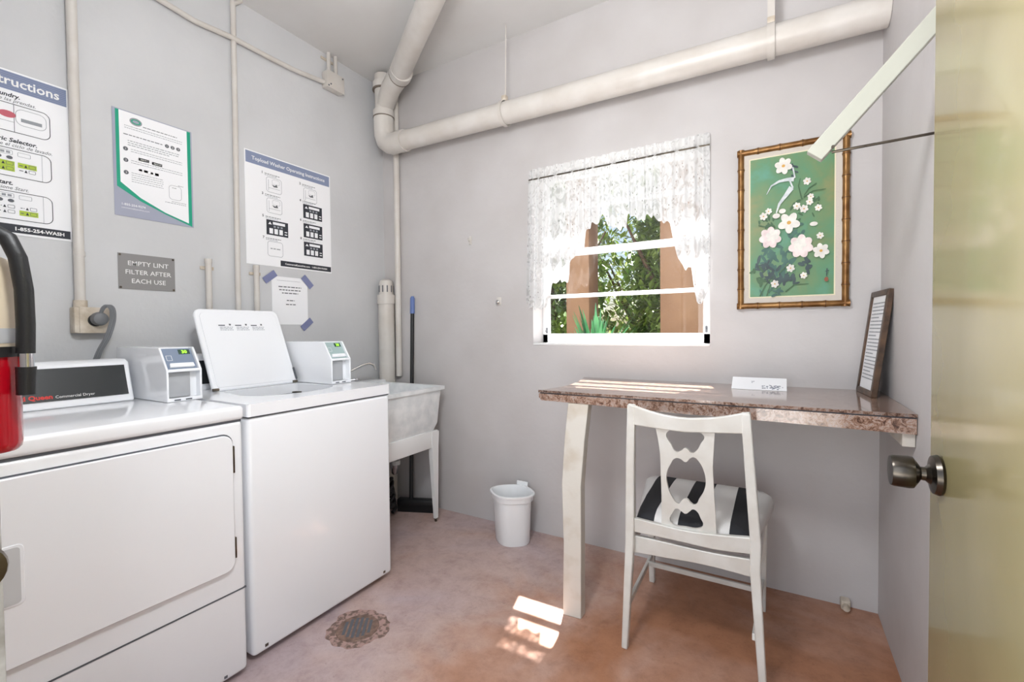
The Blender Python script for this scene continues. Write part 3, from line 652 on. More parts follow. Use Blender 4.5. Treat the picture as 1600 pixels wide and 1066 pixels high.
# console: a wedge with sloping face
co = MB(); secs = []
cx0, cz0, cx1, cz1 = -2.035, .908, -2.085, 1.058
for y in (DY0+.02, .738): secs.append([(cx0, y, cz0), (cx0-.004, y, cz0+.01), (cx1+.006, y, cz1-.01), (cx1-.012, y, cz1), (-2.20, y, cz1), (-2.235, y, cz0)])
co.loft(secs); con = co.build('console', 'appl', dr, bevel=.006)
sl_ = Vector((cx1-cx0, 0, cz1-cz0)).normalized()
CF = lambda u, v, t: Vector((cx0, u, cz0)) + sl_*v + Vector((sl_.z, 0, -sl_.x))*t
MB().prism([(.20, .026), (.722, .026), (.722, .136), (.20, .136)], CF, .0, .0035).build('console_panel', 'black', con, smooth=0)
def on_console(txt, u, v, size, m, part, root, F, **k):
    s = Sheet(lambda a, b, t: F(a, -b, t), root); s.text(part, m, txt, u, -v, size, t=.0042, **k)
    for (pp, mm), mb in s.parts.items(): mb.build(pp, mm, root, smooth=0, recalc=False)
on_console('Speed Queen', .522, .034, .0205, 'red_ink', 'red_lettering', con, CF, align='RIGHT', bold=.0007)
on_console('Commercial Dryer', .5275, .034, .0130, 'white_ink', 'white_lettering', con, CF)

# ------------------------------------------------------------ coin boxes
def coin_box(xf, y0, y1, z0, z1, xb, label, screen):
    r = thing('payment_box', ((xf+xb)/2, (y0+y1)/2, z0), label, 'payment box', 'payment boxes on the machines')
    zm = z0+(z1-z0)*.58; xt = xf-.055
    b = MB(); side = [(xb, z0), (xf-.03, z0), (xf-.03, zm), (xt-.03, z1), (xb, z1)]
    b.prism(side, lambda u, v, t: Vector((u, t, v)), y0+.003, y1-.003); b.build('housing', 'appl', r, bevel=.004)
    for ya, yb_ in ((y0, y0+.007), (y1-.007, y1)):
        MB().prism([(xb, z0), (xf, z0), (xf, zm), (xt, z1), (xb, z1)], lambda u, v, t: Vector((u, t, v)), ya, yb_).build('side_panel', 'appl', r, bevel=.002)
    MB().box(xf-.034, xf, y0+.004, y1-.004, z0, z0+.012, .002).build('lower_lip', 'appl', r)
    MB().box(xf-.034, xf+.001, y0+.004, y1-.004, zm-.006, zm+.004, .002).build('shelf', 'appl', r)
    MB().box(xf-.029, xf-.022, y0+.012, y1-.030, z0+.014, zm-.010, .001).build('coin_tray_cover', 'clear', r)
    for k in range(2): MB().box(xf-.002, xf+.0006, y0+.022+k*.036, y0+.042+k*.036, z0+.003, z0+.008).build('slot', 'seam', r)
    n = Vector((xt-xf, 0, z1-zm)); ln = n.length; n.normalize(); nn = Vector((n.z, 0, -n.x))
    F = lambda u, v, t: Vector((xf-.012, u, zm)) + n*v + nn*(t)
    MB().prism([(y0+.008, .006), (y1-.008, .006), (y1-.008, ln-.004), (y0+.008, ln-.004)], F, -.012, -.002).build('face_plate', screen, r, smooth=0)
    MB().prism([(y0+.018, .010), (y1-.016, .010), (y1-.018, .026), (y0+.020, .026)], F, -.002, .008).build('card_slot', 'appl', r, bevel=.002)
    MB().prism([(y0+.062, ln-.030), (y1-.014, ln-.030), (y1-.014, ln-.010), (y0+.062, ln-.010)], F, -.002, -.0012).build('display', 'lcd', r, smooth=0)
    s = Sheet(lambda a, b_, t: F(a, -b_, t-.001), r)
    s.text('display_digits', 'led', '30', (y0+.062+y1-.014)/2, -(ln-.0265), .018, t=.0008, align='CENTER', bold=.0006)
    s.frame('printed_symbol', 'white_ink', y0+.018, -(ln-.030-.004)-.0, y0+.036, -(ln-.056), .0015, .002, -.0004) 
    s.done(); return r
M['lcd'] = mat('display_window', (58, 84, 72), .2); M['led'] = mat('green_led', (150, 240, 60), .4, emit=1.2)
M['face1'] = mat('blue_grey_face', (132, 146, 168), .3); M['face2'] = mat('pale_green_face', (168, 190, 190), .3)
coin_box(-1.835, .757, .870, .9088, 1.100, -2.24, 'white payment box with blue grey display standing on the dryer', 'face1')
coin_box(-1.790, 1.399, 1.510, .9068, 1.105, -2.23, 'white payment box with pale green display standing on the washer', 'face2')

# ------------------------------------------------------------ washing machine
WY0, WY1, WX = .882, 1.540, -1.566
wa = thing('washing_machine', (-1.9, 1.21, 0), 'white top loading washing machine with its lid standing open', 'washing machine')
MB().box(-2.245, WX, WY0, WY1, .018, .857, .016, 4).build('cabinet', 'appl', wa)
for y in (.93, 1.49):
    MB().tube([(-1.62, y, 0), (-1.62, y, .02)], .02, 12).build('foot', 'rubber', wa)
    MB().box(WX-.001, WX+.001, y-.006, y+.006, .035, .045).build('clip', 'steel', wa)
MB().box(-2.24, WX-.003, WY0+.004, WY1-.004, .855, .862).build('deck_seam', 'seam', wa)
dk = MB()   # deck with an opening rounded at the front
out_ = [(-2.249, WY0-.002), (WX+.004, WY0-.002), (WX+.004, WY1+.002), (-2.249, WY1+.002)]
hole = [(-2.0, 1.02)]+[(-1.80+.125*math.sin(a), 1.19-.20*math.cos(a)) for a in [PI*k/16 for k in range(17)]]+[(-2.0, 1.36)]
me = shape2d([(out_, 0), (hole, 0)], .044)
deck = dk.mesh(me, Matrix.Translation((0, 0, .883))).build('deck', 'appl', wa, bevel=.010)
bpy.data.meshes.remove(me)
MB().lathe((-1.86, 1.19, 0), [(.20, .60), (.215, .84), (.215, .868), (.205, .868), (.19, .61), (0, .60)], 'z', 40, 1, 1).build('tub', 'steel', wa)
lid = MB(); LB = Vector((-2.020, 1.190, .909)); lz = Vector((-.155, 0, .350)); llen = lz.length; lz.normalize(); lnn = Vector((lz.z, 0, -lz.x))
LF = lambda u, v, t: LB+Vector((0, u, 0))+lz*v+lnn*t
def rr2(u0, u1, v0, v1, r0, r1, n=6):
    pts = []
    for cu, cv, a0, r in ((u1-r1, v1-r1, 0, r1), (u0+r1, v1-r1, PI/2, r1), (u0+r0, v0+r0, PI, r0), (u1-r0, v0+r0, 3*PI/2, r0)):
        for k in range(n+1): a = a0+PI/2*k/n; pts.append((cu+r*math.cos(a), cv+r*math.sin(a)))
    return pts
li = lid.prism(rr2(-.190, .192, 0, llen, .008, .030), LF, -.020, 0).build('lid', 'appl', wa, bevel=.006)
MB().prism(rr2(-.172, .172, .012, llen-.018, .01, .024), LF, 0, .0025).build('lid_inner_panel', 'appl', li, bevel=.0015)
s = Sheet(lambda u, v, t: LF(u, -v, t+.0026), li)
for q in range(3):
    u0 = -.105+q*.072
    s.rect('warning_label', 'ink_mid', u0, -.303, u0+.028, -.298); s.rect('warning_label', 'ink_mid', u0+.046, -.308, u0+.054, -.300)
    for w_ in range(3): s.dashes('warning_label_print', 'ink_grey', u0+.004, u0+.060, -.293+w_*.007, .0026)
s.done()
for u in (-.18, .18): MB().tube([tuple(LB+Vector((-.004, u-.012, .004))), tuple(LB+Vector((-.004, u+.012, .004)))], .006, 10).build('lid_hinge', 'steel', wa)
MB().prism([(.186, .015), (.193, .015), (.193, .075), (.186, .075)], LF, -.012, .006).build('lid_catch', 'seam', wa)
co = MB(); secs = []
for y in (.905, 1.385): secs.append([(-2.14, y, .905), (-2.145, y, .915), (-2.185, y, 1.05), (-2.20, y, 1.06), (-2.235, y, 1.06), (-2.24, y, .905)])
con = co.loft(secs).build('console', 'appl', wa, bevel=.004)
s2 = Vector((-2.185+2.145, 0, 1.05-.915)).normalized()
WF = lambda u, v, t: Vector((-2.1445, u, .915)) + s2*v + Vector((s2.z, 0, -s2.x))*t
MB().prism([(.925, .016), (1.365, .016), (1.365, .120), (.925, .120)], WF, 0, .003).build('console_panel', 'black', con, smooth=0)
s = Sheet(lambda u, v, t: WF(u, -v, t+.0028), con)
for q in range(6): s.dashes('console_print', 'white_ink', 1.055, 1.10, -.028-q*.007, .003)
s.done()

# ------------------------------------------------------------ laundry sink, tap, plumbing, broom
SK = thing('laundry_sink', (-2.02, 1.90, 0), 'grey cast laundry sink on white legs behind the washer', 'sink')
sx0, sx1, sy0, sy1 = -2.335, -1.738, 1.60, 2.170
rim = []; 
def ringr(o, z, r=.03, n=5):
    x0, x1, y0, y1 = sx0+o, sx1-o, sy0+o, sy1-o; pts = []
    for cx, cy, a0 in ((x1-r, y1-r, 0), (x0+r, y1-r, PI/2), (x0+r, y0+r, PI), (x1-r, y0+r, 3*PI/2)):
        for k in range(n+1): a = a0+PI/2*k/n; pts.append((cx+r*math.cos(a), cy+r*math.sin(a), z))
    return pts
tub = MB(); tub.loft([ringr(.028, .60), ringr(.045, .555), ringr(.075, .545)][::-1]+[ringr(.012, .797), ringr(0, .799, .012), ringr(0, .819, .012), ringr(.035, .819, .012), ringr(.045, .80, .03), ringr(.075, .60), ringr(.1, .575)], cap=True)
tub.build('basin', 'sink', SK)
MB().box(sx0+.005, sx0+.10, sy0, sy1, .812, .834, .006).build('back_ledge', 'sink', SK)
ap = MB(); ap.box(sx1-.055, sx1-.035, sy0+.03, sy1-.035, .455, .555, .003).box(sx0+.05, sx1-.04, sy1-.055, sy1-.035, .455, .555, .003)
ap.build('apron', 'sink_w', SK)
for x, y, d in ((sx1-.045, sy1-.060, 1), (sx1-.045, sy0+.06, -1), (sx0+.07, sy1-.10, 1), (sx0+.07, sy0+.06, -1)):
    MB().bar([(x, y, .55), (x, y-.005*d, .45), (x+.0, y+.008*d, .02)], [.03, .03, .018], [.062, .056, .022]).build('leg', 'sink_w', SK)
    MB().tube([(x, y+.008*d, 0), (x, y+.008*d, .022)], .008, 8).build('foot', 'steel', SK)
tp = thing('tap', (-2.24, 1.90, .834), 'chrome swan spout tap on the sink back ledge', 'tap')
MB().tube([(-2.255, 1.87, .8345), (-2.24, 1.865, .90)], .010, 12).build('base', 'chrome', tp)
MB().tube([(-2.235, 1.86, .905), (-2.215, 1.90, .925), (-2.195, 1.94, .945), (-2.175, 1.975, .955), (-2.160, 1.995, .945), (-2.152, 2.005, .915)], [.008, .009, .009, .009, .009, .008], 12).build('spout', 'chrome', tp)
MB().tube([(-2.215, 1.86, .86), (-2.185, 1.895, .862)], [.006, .009], 10).lathe((-2.19, 1.89, .852), [(.014, 0), (.016, .008), (.010, .018), (0, .018)]).build('handle', 'chrome', tp)
tr_ = thing('drain_trap', (-2.02, 2.04, .3), 'chrome drain trap and grey valve hanging under the laundry sink', 'drain trap')
MB().tube([(-2.02, 2.03, .540), (-2.02, 2.03, .40), (-2.025, 2.03, .33), (-2.05, 2.05, .28), (-2.08, 2.065, .31), (-2.09, 2.07, .37), (-2.14, 2.05, .39), (-2.345, 1.95, .39)], .020, 14).build('pipe', 'chrome', tr_)
for p in (((-2.02, 2.03, .46), (-2.02, 2.03, .49)), ((-2.022, 2.03, .335), (-2.021, 2.03, .36)), ((-2.10, 2.069, .378), (-2.125, 2.058, .387))): MB().tube(p, .028, 8).build('nut', 'appl_grey', tr_)
MB().lathe((-2.005, 2.055, .40), [(.004, 0), (.022, .004), (.022, .010), (.004, .014)], 'y', 12).build('valve_wheel', 'steel', tr_)
hs = thing('black_hose', (-2.10, 2.02, 0), 'coiled black hose heap on the floor under the sink', 'hose')
P = []
for k in range(150):
    a = k*.33; P.append((-2.115+.062*math.cos(a)*(1-.003*k), 2.03+.062*math.sin(a)*(1-.002*k), .03+k*.0014+.012*math.sin(a*2.3)))
MB().tube(P, .012, 8).build('coil', 'rubber', hs)
br = thing('push_broom', (-2.06, 2.2, 0), 'push broom with black handle and blue grip leaning behind the sink', 'broom')
MB().tube([(-2.030, 2.170, .05), (-2.064, 2.245, 1.29)], .0125, 12).build('handle', 'rubber', br)
MB().tube([(-2.063, 2.243, 1.265), (-2.065, 2.248, 1.365), (-2.065, 2.249, 1.378)], [.0155, .0155, .009], 12).build('grip', 'blue', br)
HR = Matrix.Translation((-2.02, 2.165, 0)) @ Matrix.Rotation(math.radians(22), 4, 'Z')
MB().box(-.09, .15, -.025, .025, .045, .08, .006, M4=HR).build('head', 'rubber', br)
bs = MB()
for k in range(60):
    x = -.086+k*.00395
    for y in (-.02, 0, .02): bs.box(x-.0012, x+.0012, y-.0025, y+.0025, .0, .05, M4=HR)
bs.build('bristles', 'rubber', br, smooth=0)['kind'] = 'stuff'

# ------------------------------------------------------------ waste bin
bn = thing('waste_bin', (-1.25, 2.125, 0), 'small white plastic waste bin on the floor by the back wall', 'waste bin')
def bring(r, z, n=48, squ=.10):
    return [(-1.25+r*math.cos(a)*(1+squ*.5*abs(math.cos(2*a))**2), 2.125+r*.82*math.sin(a)*(1+squ*abs(math.cos(2*a))**2), z) for a in [2*PI*k/n for k in range(n)]]
b = MB(); b.loft([bring(.075, .004), bring(.090, 0), bring(.094, .008), bring(.104, .215), bring(.106, .232), bring(.114, .236), bring(.117, .262), bring(.124, .264), bring(.124, .272), bring(.113, .274), bring(.108, .262), bring(.102, .215), bring(.088, .012), bring(.070, .010)])
b.build('body', 'bin', bn, smooth=50)
b = MB()
for k in range(18):
    a = -2.35+k*.085; r = .1235
    b.box(-.001, .001, -.0022, .0022, .242, .258, M4=Matrix.Translation((-1.25+r*.985*math.cos(a), 2.125+r*.86*math.sin(a), 0)) @ Matrix.Rotation(a, 4, 'Z'))
b.bm.free()
MB().box(-1.285, -1.215, 2.236, 2.247, .225, .292, .003).build('hanging_tab', 'bin', bn)

# ------------------------------------------------------------ work top, its leg and bracket
WT = thing('worktop', (-.26, 2.0, .85), 'granite patterned laminate worktop under the window', 'worktop')
out_ = [(-.893, 2.284), (-.868, 2.20), (-.842, 2.08), (-.828, 1.95), (-.832, 1.85), (-.850, 1.78), (-.876, 1.716), (.349, 1.716), (.349, 2.284)]
me = shape2d([(out_, 0)], .010); MB().mesh(me, Matrix.Translation((0, 0, .891))).build('top', 'laminate', WT, smooth=0); 
inn = [(x+.006 if x < 0 else x-.0, y+.006 if y < 1.8 else y) for x, y in out_]
me = shape2d([(inn, 0)], .006); MB().mesh(me, Matrix.Translation((0, 0, .884))).build('shadow_gap', 'seam', WT, smooth=0)
eb = MB(); xs = [-.875, -.86, -.4, 0, .348]; 
eb.loft([[(x, 1.718, .8815), (x, 1.724+.010, .8815), (x, 1.734, zb), (x, 1.718, zb)] for x, zb in ((-.875, .866), (-.862, .853), (-.60, .849), (-.30, .843), (0, .841), (.348, .836))])
eb.build('edge_band', 'laminate', WT, smooth=0)
me = shape2d([([(x+.02 if x < 0 else x, max(y, 1.73)) for x, y in out_], 0)], .03); MB().mesh(me, Matrix.Translation((0, 0, .866))).build('core', 'wood_w', WT, smooth=0)
LG = MB(); pth = [(-.708, 0, .076), (-.709, .29, .073), (-.717, .52, .080), (-.710, .70, .084), (-.698, .8505, .086)]
LG.loft([[(x-w_/2, 1.662+dy, z), (x+w_/2, 1.668+dy, z), (x+w_/2, 1.715+dy, z), (x-w_/2, 1.710+dy, z)] for x, z, w_, dy in [(pth[i][0], pth[i][1], pth[i][2], (0, .01, .022, .04, .055)[i]) for i in range(5)]])
LG.build('leg', 'wood_w', WT, bevel=.003)
for y0, y1, z in ((1.735, 2.20, .85),): MB().box(.318, .349, y0, y1, .795, .849, .003).build('wall_cleat', 'wood_w', WT)
MB().box(-.86, .31, 2.255, 2.284, .81, .851, .002).build('back_cleat', 'wood_w', WT)

# ------------------------------------------------------------ tray on the worktop
TR = thing('pamphlet_box', (-.068, 2.14, .896), 'low white wedge box with silver flower print on the worktop', 'box')
WG = lambda u, v, t: Vector((t, u, v))
MB().prism([(2.105, .8965), (2.19, .8965), (2.19, .937), (2.183, .940)], WG, -.168, .032).build('box', 'paper', TR, bevel=.0015)
sv = Vector((0, .078, .0435)); sl2 = sv.length; sv.normalize(); nv = Vector((0, -sv.z, sv.y))
TF = lambda u, v, t: Vector((u, 2.105, .8965))+sv*v+nv*t
s = Sheet(lambda u, v, t: TF(u, -v, t), TR)
M['silver'] = mat('silver_grey_print', (140, 144, 156), .4)
for q in range(40):
    a = random.uniform(0, 6.28); r = random.uniform(0, 1); s.disc('flower_print', 'silver', -.016+.042*r*math.cos(a), -.022-.018*r*math.sin(a), random.uniform(.0015, .0045), .0006+q*.00001, n=7)
for q in range(6): s.disc('flower_print', 'silver', -.088+random.uniform(-.008, .008), -.056+random.uniform(-.006, .006), .0018, .0006, n=6)
s.done()

# ------------------------------------------------------------ leaning notice frame
FR = thing('leaning_frame', (.31, 2.15, .896), 'brown wooden notice frame leaning in the corner on the worktop', 'picture frame')
bl, brr = Vector((.270, 2.262, .8965)), Vector((.288, 2.045, .8965)); tl_, tr2 = Vector((.318, 2.262, 1.285)), Vector((.329, 2.035, 1.285))
eu = (brr-bl); ew = eu.length; eu.normalize(); ev = (tl_-bl); eh = ev.length; ev = (ev-eu*ev.dot(eu)).normalized(); en = eu.cross(ev); 
if en.x > 0: en = -en
FF = lambda u, v, t: bl+eu*u+ev*v+en*t
w_ = .021
for name, pl in (('frame_rail', [(0, 0), (ew, 0), (ew-w_, w_), (w_, w_)]), ('frame_rail', [(0, eh), (w_, eh-w_), (ew-w_, eh-w_), (ew, eh)]), ('frame_stile', [(0, 0), (w_, w_), (w_, eh-w_), (0, eh)]), ('frame_stile', [(ew, 0), (ew, eh), (ew-w_, eh-w_), (ew-w_, w_)])):
    MB().prism(pl, FF, -.018, 0).build(name, 'framewood', FR, bevel=.002)
MB().prism([(w_-.002, w_-.002), (ew-w_+.002, w_-.002), (ew-w_+.002, eh-w_+.002), (w_-.002, eh-w_+.002)], FF, -.012, -.006).build('notice', 'paper', FR, smooth=0)
s = Sheet(lambda u, v, t: FF(u, eh-v, t-.0055), FR)
for q in range(22): s.dashes('printed_line', 'ink_grey', w_+.015, ew-w_-.015-(.05 if q % 5 == 4 else 0), .045+q*.0135, .0042)
s.done()

# ------------------------------------------------------------ painting in a bamboo frame
PT = thing('flower_painting', (.046, 2.27, 1.23), 'green flower painting in gilt bamboo frame on the back wall', 'painting')
px0, px1, pz0, pz1 = -.154, .246, 1.236, 1.930
PF = lambda u, v, t: Vector((px0+u, YB-.004-t, pz1-v))
PWd, PH = px1-px0, pz1-pz0
MB().prism([(.008, .008), (PWd-.008, .008), (PWd-.008, PH-.008), (.008, PH-.008)], PF, 0, .012).build('mat_board', 'linen', PT, smooth=0)
def bamboo(a, b, n):
    a, b = Vector(a), Vector(b); pts = []; rs = []; N_ = n*8
    for k in range(N_+1):
        t = k/N_; ph = (t*n) % 1; pts.append(a.lerp(b, t)); rs.append(.0125+.0022*max(0, 1-min(ph, 1-ph)*9))
    return MB().tube(pts, rs, 14)
zf = YB-.016
for a, b, n, nm in (((px0-.004, zf, pz1-.011), (px1+.004, zf, pz1-.011), 5, 'frame_rail'), ((px0-.004, zf, pz0+.011), (px1+.004, zf, pz0+.011), 5, 'frame_rail'), ((px0+.011, zf, pz0-.002), (px0+.011, zf, pz1+.002), 8, 'frame_stile'), ((px1-.011, zf, pz0-.002), (px1-.011, zf, pz1+.002), 8, 'frame_stile')):
    st = bamboo(a, b, n).build(nm, 'gold', PT)
    va, vb = Vector(a), Vector(b); dd = (vb-va).normalized()
    nd = MB()
    for k in range(1, n): c = va.lerp(vb, k/n); nd.tube([c-dd*.0016, c+dd*.0016], .0152, 12)
    nd.build('bamboo_node', 'gold_d', st)
s = Sheet(lambda u, v, t: PF(u, v, .012+t), PT); s.design = 'picture'
iu0, iv0, iu1, iv1 = .048, .048, PWd-.050, PH-.050
s.rect('fillet', 'ivory', iu0-.005, iv0-.005, iu1+.005, iv1+.005, .0012)
s.rect('picture', 'picture', iu0, iv0, iu1, iv1, .0022)
M['petal'] = mat('white_petal', (236, 234, 226), .5, c2=(214, 210, 204), nscale=30); M['petal_p'] = mat('pink_white_petal', (238, 226, 222), .5, c2=(216, 196, 196), nscale=30)
M['yellowc'] = mat('ochre_centre', (206, 158, 70), .5); M['dleaf'] = mat('slate_leaf', (62, 86, 84), .5, c2=(44, 60, 66), nscale=20)
M['tleaf'] = mat('teal_leaf', (70, 112, 98), .5, c2=(54, 92, 84), nscale=20); M['gleaf'] = mat('sage_stroke', (60, 96, 62), .5); M['tail'] = mat('pale_bird_white', (222, 226, 226), .5, c2=(180, 190, 196), nscale=40)
def IP(x, y): return (iu0+(x-90)/(565-90)*(iu1-iu0), iv0+(y-150)/(962-150)*(iv1-iv0))   # picture-plane units to sheet units
lay = [.0023]
def nl(): lay[0] += .00004; return lay[0]
def blob(part, m, cx, cy, rx, ry, ang=0, n=12):
    c, s_ = math.cos(ang), math.sin(ang)
    s.poly(part, m, [IP(cx+rx*math.cos(a)*c-ry*math.sin(a)*s_, cy+rx*math.cos(a)*s_+ry*math.sin(a)*c) for a in [2*PI*k/n for k in range(n)]], nl())
def flower(cx, cy, R, m='petal', n=6, ctr=True):
    for k in range(n): a = 2*PI*k/n+.3; blob('petal', m, cx+R*.55*math.cos(a), cy+R*.5*math.sin(a), R*.5, R*.36, a)
    if ctr: blob('flower_centre', 'yellowc', cx, cy, R*.2, R*.17)
rp = random.Random(3)
def leafs(cx, cy, sx_, sy_, n, m, L0=26):
    for k in range(n): blob('leaf', m, cx+rp.gauss(0, sx_), cy+rp.gauss(0, sy_), L0*rp.uniform(.6, 1.2), L0*rp.uniform(.25, .45), rp.uniform(0, PI))
def clampb(f_): return f_
def stroke(pts, w0, w1, m, part='stem'):
    n = len(pts); A = []; B = []
    for i, (x, y) in enumerate(pts):
        x2, y2 = pts[min(i+1, n-1)]; x1_, y1_ = pts[max(i-1, 0)]; dx_, dy_ = x2-x1_, y2-y1_; l = math.hypot(dx_, dy_) or 1
        w_ = w0+(w1-w0)*i/(n-1); A.append(IP(x-dy_/l*w_, y+dx_/l*w_)); B.append(IP(x+dy_/l*w_, y-dx_/l*w_))
    for i in range(n-1): s.poly(part, m, [A[i], A[i+1], B[i+1], B[i]], nl())
leafs(230, 740, 55, 50, 38, 'tleaf', 30); leafs(160, 790, 22, 22, 12, 'dleaf', 24); leafs(190, 530, 30, 20, 10, 'gleaf', 20); leafs(340, 600, 30, 20, 8, 'tleaf', 24)
leafs(260, 850, 40, 22, 18, 'dleaf', 26); leafs(330, 870, 34, 12, 8, 'dleaf', 22); leafs(425, 795, 22, 20, 8, 'dleaf', 26); leafs(400, 460, 45, 40, 16, 'gleaf', 16); leafs(345, 235, 20, 28, 8, 'dleaf', 18)
leafs(140, 850, 22, 24, 8, 'gleaf', 22); leafs(230, 930, 36, 14, 10, 'tleaf', 20)
for p in ([(150, 960), (180, 900), (230, 840)], [(190, 960), (210, 900), (235, 850)], [(390, 420), (370, 340), (380, 300)], [(400, 410), (450, 380), (520, 378)], [(470, 340), (430, 360), (400, 400)], [(140, 540), (200, 560), (240, 560)], [(260, 830), (310, 790), (360, 795)], [(300, 940), (350, 900), (430, 900)]): stroke(p, 4, 1.5, 'gleaf')
stroke([(188, 366), (215, 320), (260, 300), (310, 296), (345, 300)], 2, 12, 'tail', 'bird_tail'); stroke([(245, 480), (262, 430), (300, 385), (332, 345)], 3, 16, 'tail', 'bird_tail')
stroke([(338, 230), (350, 290), (322, 305), (338, 345), (318, 370)], 4, 6, 'tail', 'bird_body')
flower(285, 215, 50); flower(418, 322, 22); flower(438, 410, 18); flower(362, 455, 22); flower(402, 475, 24); flower(432, 440, 20); flower(480, 478, 20); flower(170, 492, 24); flower(200, 466, 20); blob('petal', 'petal', 245, 498, 22, 15); blob('petal', 'petal', 280, 474, 20, 14); blob('petal', 'petal', 455, 566, 22, 12)
flower(210, 620, 64, 'petal_p', 7, False); flower(222, 612, 38, 'petal', 6, False); flower(318, 545, 62, 'petal', 5); flower(385, 685, 68, 'petal_p', 7, False); flower(378, 672, 38, 'petal', 6, False); flower(490, 635, 20); flower(495, 720, 44, 'petal', 6); flower(328, 806, 24); flower(238, 892, 24); flower(402, 852, 20)
stroke([(528, 820), (524, 862)], 3, 2, 'dleaf', 'signature'); stroke([(518, 836), (538, 832)], 2, 2, 'dleaf', 'signature'); blob('seal', 'seal', 524, 880, 11, 13)if False else None
M['seal'] = mat('red_brown_seal', (140, 82, 58), .6); blob('seal', 'seal', 524, 880, 11, 13)
s.done()

# ------------------------------------------------------------ clothes line arm and wire on the right wall
AR = thing('clothesline_support', (.33, 1.42, 1.85), 'cream wooden arm slanting out from the right wall', 'wooden arm')
a0, a1 = Vector((.079, 1.42, 1.590)), Vector((.349, 1.42, 1.877+.02))
MB().bar([a0, a1], .042, .026, side=Vector((1, 0, -1))).build('board', 'arm', AR, bevel=.002)
MB().lathe((.118, 1.407, 1.603), [(.004, 0), (.004, -.004), (0, -.004)], 'y', 10).build('screw', 'steel', AR)
tag(MB().tube([(.118, 1.44, 1.601), (.35, 1.44, 1.606)], .0035, 8).build('line_rod', 'steel'), 'thin grey metal rod from the wooden arm to the right wall', 'rod')

# ------------------------------------------------------------ chair
CH = thing('dining_chair', (-.26, 1.85, 0), 'white wooden chair with pierced splat and striped seat at the worktop', 'chair')
yk = lambda z: 1.62-(z-.47)*.19
for x0, x1_, x2 in ((-.473, -.457, -.430), (-.035, -.058, -.083)):
    MB().bar([(x0, 1.598, 0), (x1_-.001, 1.618, .38), (x1_, 1.62, .47), ((x1_+x2)/2, yk(.68)-.004, .68), (x2, yk(.893), .893)], [.022, .030, .031, .029, .026], [.024, .032, .034, .030, .022]).build('leg', 'chairw', CH, bevel=.004)
for x in (-.490, -.050):
    MB().bar([(x, 2.085, 0), (x, 2.065, .42)], [.024, .034], [.024, .034]).build('leg', 'chairw', CH, bevel=.004)
rk = math.atan(.19)
def planeM(thick_off=0):   # local x -> X, local y -> up the rake
    return Matrix.Translation((0, 1.62+thick_off, .47)) @ Matrix(((1, 0, 0, 0), (0, -.19, 1, 0), (0, 1, 0, 0), (0, 0, 0, 1))) @ Matrix.Translation((0, -.47, 0))
outer = [(-.355, .83), (-.347, .78), (-.342, .728), (-.344, .575), (-.349, .455), (-.172, .46), (-.176, .587), (-.179, .703), (-.170, .83)]
h1 = [(-0.317, 0.806), (-0.258, 0.812), (-0.203, 0.808), (-0.213, 0.779), (-0.23, 0.75), (-0.243, 0.744), (-0.252, 0.754), (-0.262, 0.758), (-0.273, 0.749), (-0.29, 0.742), (-0.304, 0.763)]
h2 = [(-0.262, 0.71), (-0.246, 0.725), (-0.235, 0.73), (-0.219, 0.716), (-0.205, 0.684), (-0.201, 0.651), (-0.208, 0.616), (-0.222, 0.588), (-0.238, 0.562), (-0.25, 0.567), (-0.258, 0.577), (-0.266, 0.58), (-0.278, 0.57), (-0.289, 0.557), (-0.311, 0.581), (-0.323, 0.62), (-0.324, 0.655), (-0.311, 0.693), (-0.292, 0.719), (-0.277, 0.719)]
h3 = [(-0.268, 0.524), (-0.254, 0.535), (-0.243, 0.545), (-0.232, 0.541), (-0.22, 0.518), (-0.213, 0.494), (-0.225, 0.480), (-0.27, 0.474), (-0.311, 0.476), (-0.32, 0.488), (-0.309, 0.52), (-0.295, 0.538), (-0.281, 0.531)]
me = shape2d([(outer, 0), (h1, 1), (h2, 1), (h3, 1)], .011); MB().mesh(me, planeM(.004)).build('splat', 'chairw', CH, smooth=40)
def railp(top, bot, thick, name, bow=.0):
    n = 16; secs = []
    def ev_(c, x):
        for (a, za), (b, zb) in zip(c, c[1:]):
            if x <= b+1e-9: t = (x-a)/(b-a); return za+(zb-za)*t
        return c[-1][1]
    xa, xb = top[0][0], top[-1][0]
    for k in range(n+1):
        x = xa+(xb-xa)*k/n; zt = sum(ev_(top, min(max(x+q, xa), xb)) for q in (-.02, 0, .02))/3; zb = sum(ev_(bot, min(max(x+q, xa), xb)) for q in (-.02, 0, .02))/3
        by = bow*math.sin(PI*k/n)
        secs.append([(x, yk(zb)-thick/2-by, zb), (x, yk(zb)+thick/2-by, zb), (x, yk(zt)+thick/2-by, zt), (x, yk(zt)-thick/2-by, zt)])
    MB().loft(secs).build(name, 'chairw', CH, bevel=.003)
railp([(-.438, .899), (-.42, .889), (-.34, .868), (-.257, .861), (-.169, .871), (-.10, .889), (-.072, .899)], [(-.438, .823), (-.342, .818), (-.258, .815), (-.17, .822), (-.072, .829)], .020, 'top_rail', .004)
railp([(-.452, .474), (-.347, .469), (-.27, .466), (-.178, .472), (-.062, .487)], [(-.452, .418), (-.36, .421), (-.271, .421), (-.179, .418), (-.062, .428)], .018, 'lower_back_rail', .006)
railp([(-.452, .404), (-.361, .404), (-.272, .402), (-.179, .402), (-.062, .410)], [(-.452, .336), (-.316, .344), (-.25, .350), (-.17, .351), (-.062, .345)], .018, 'rear_seat_rail', .0)
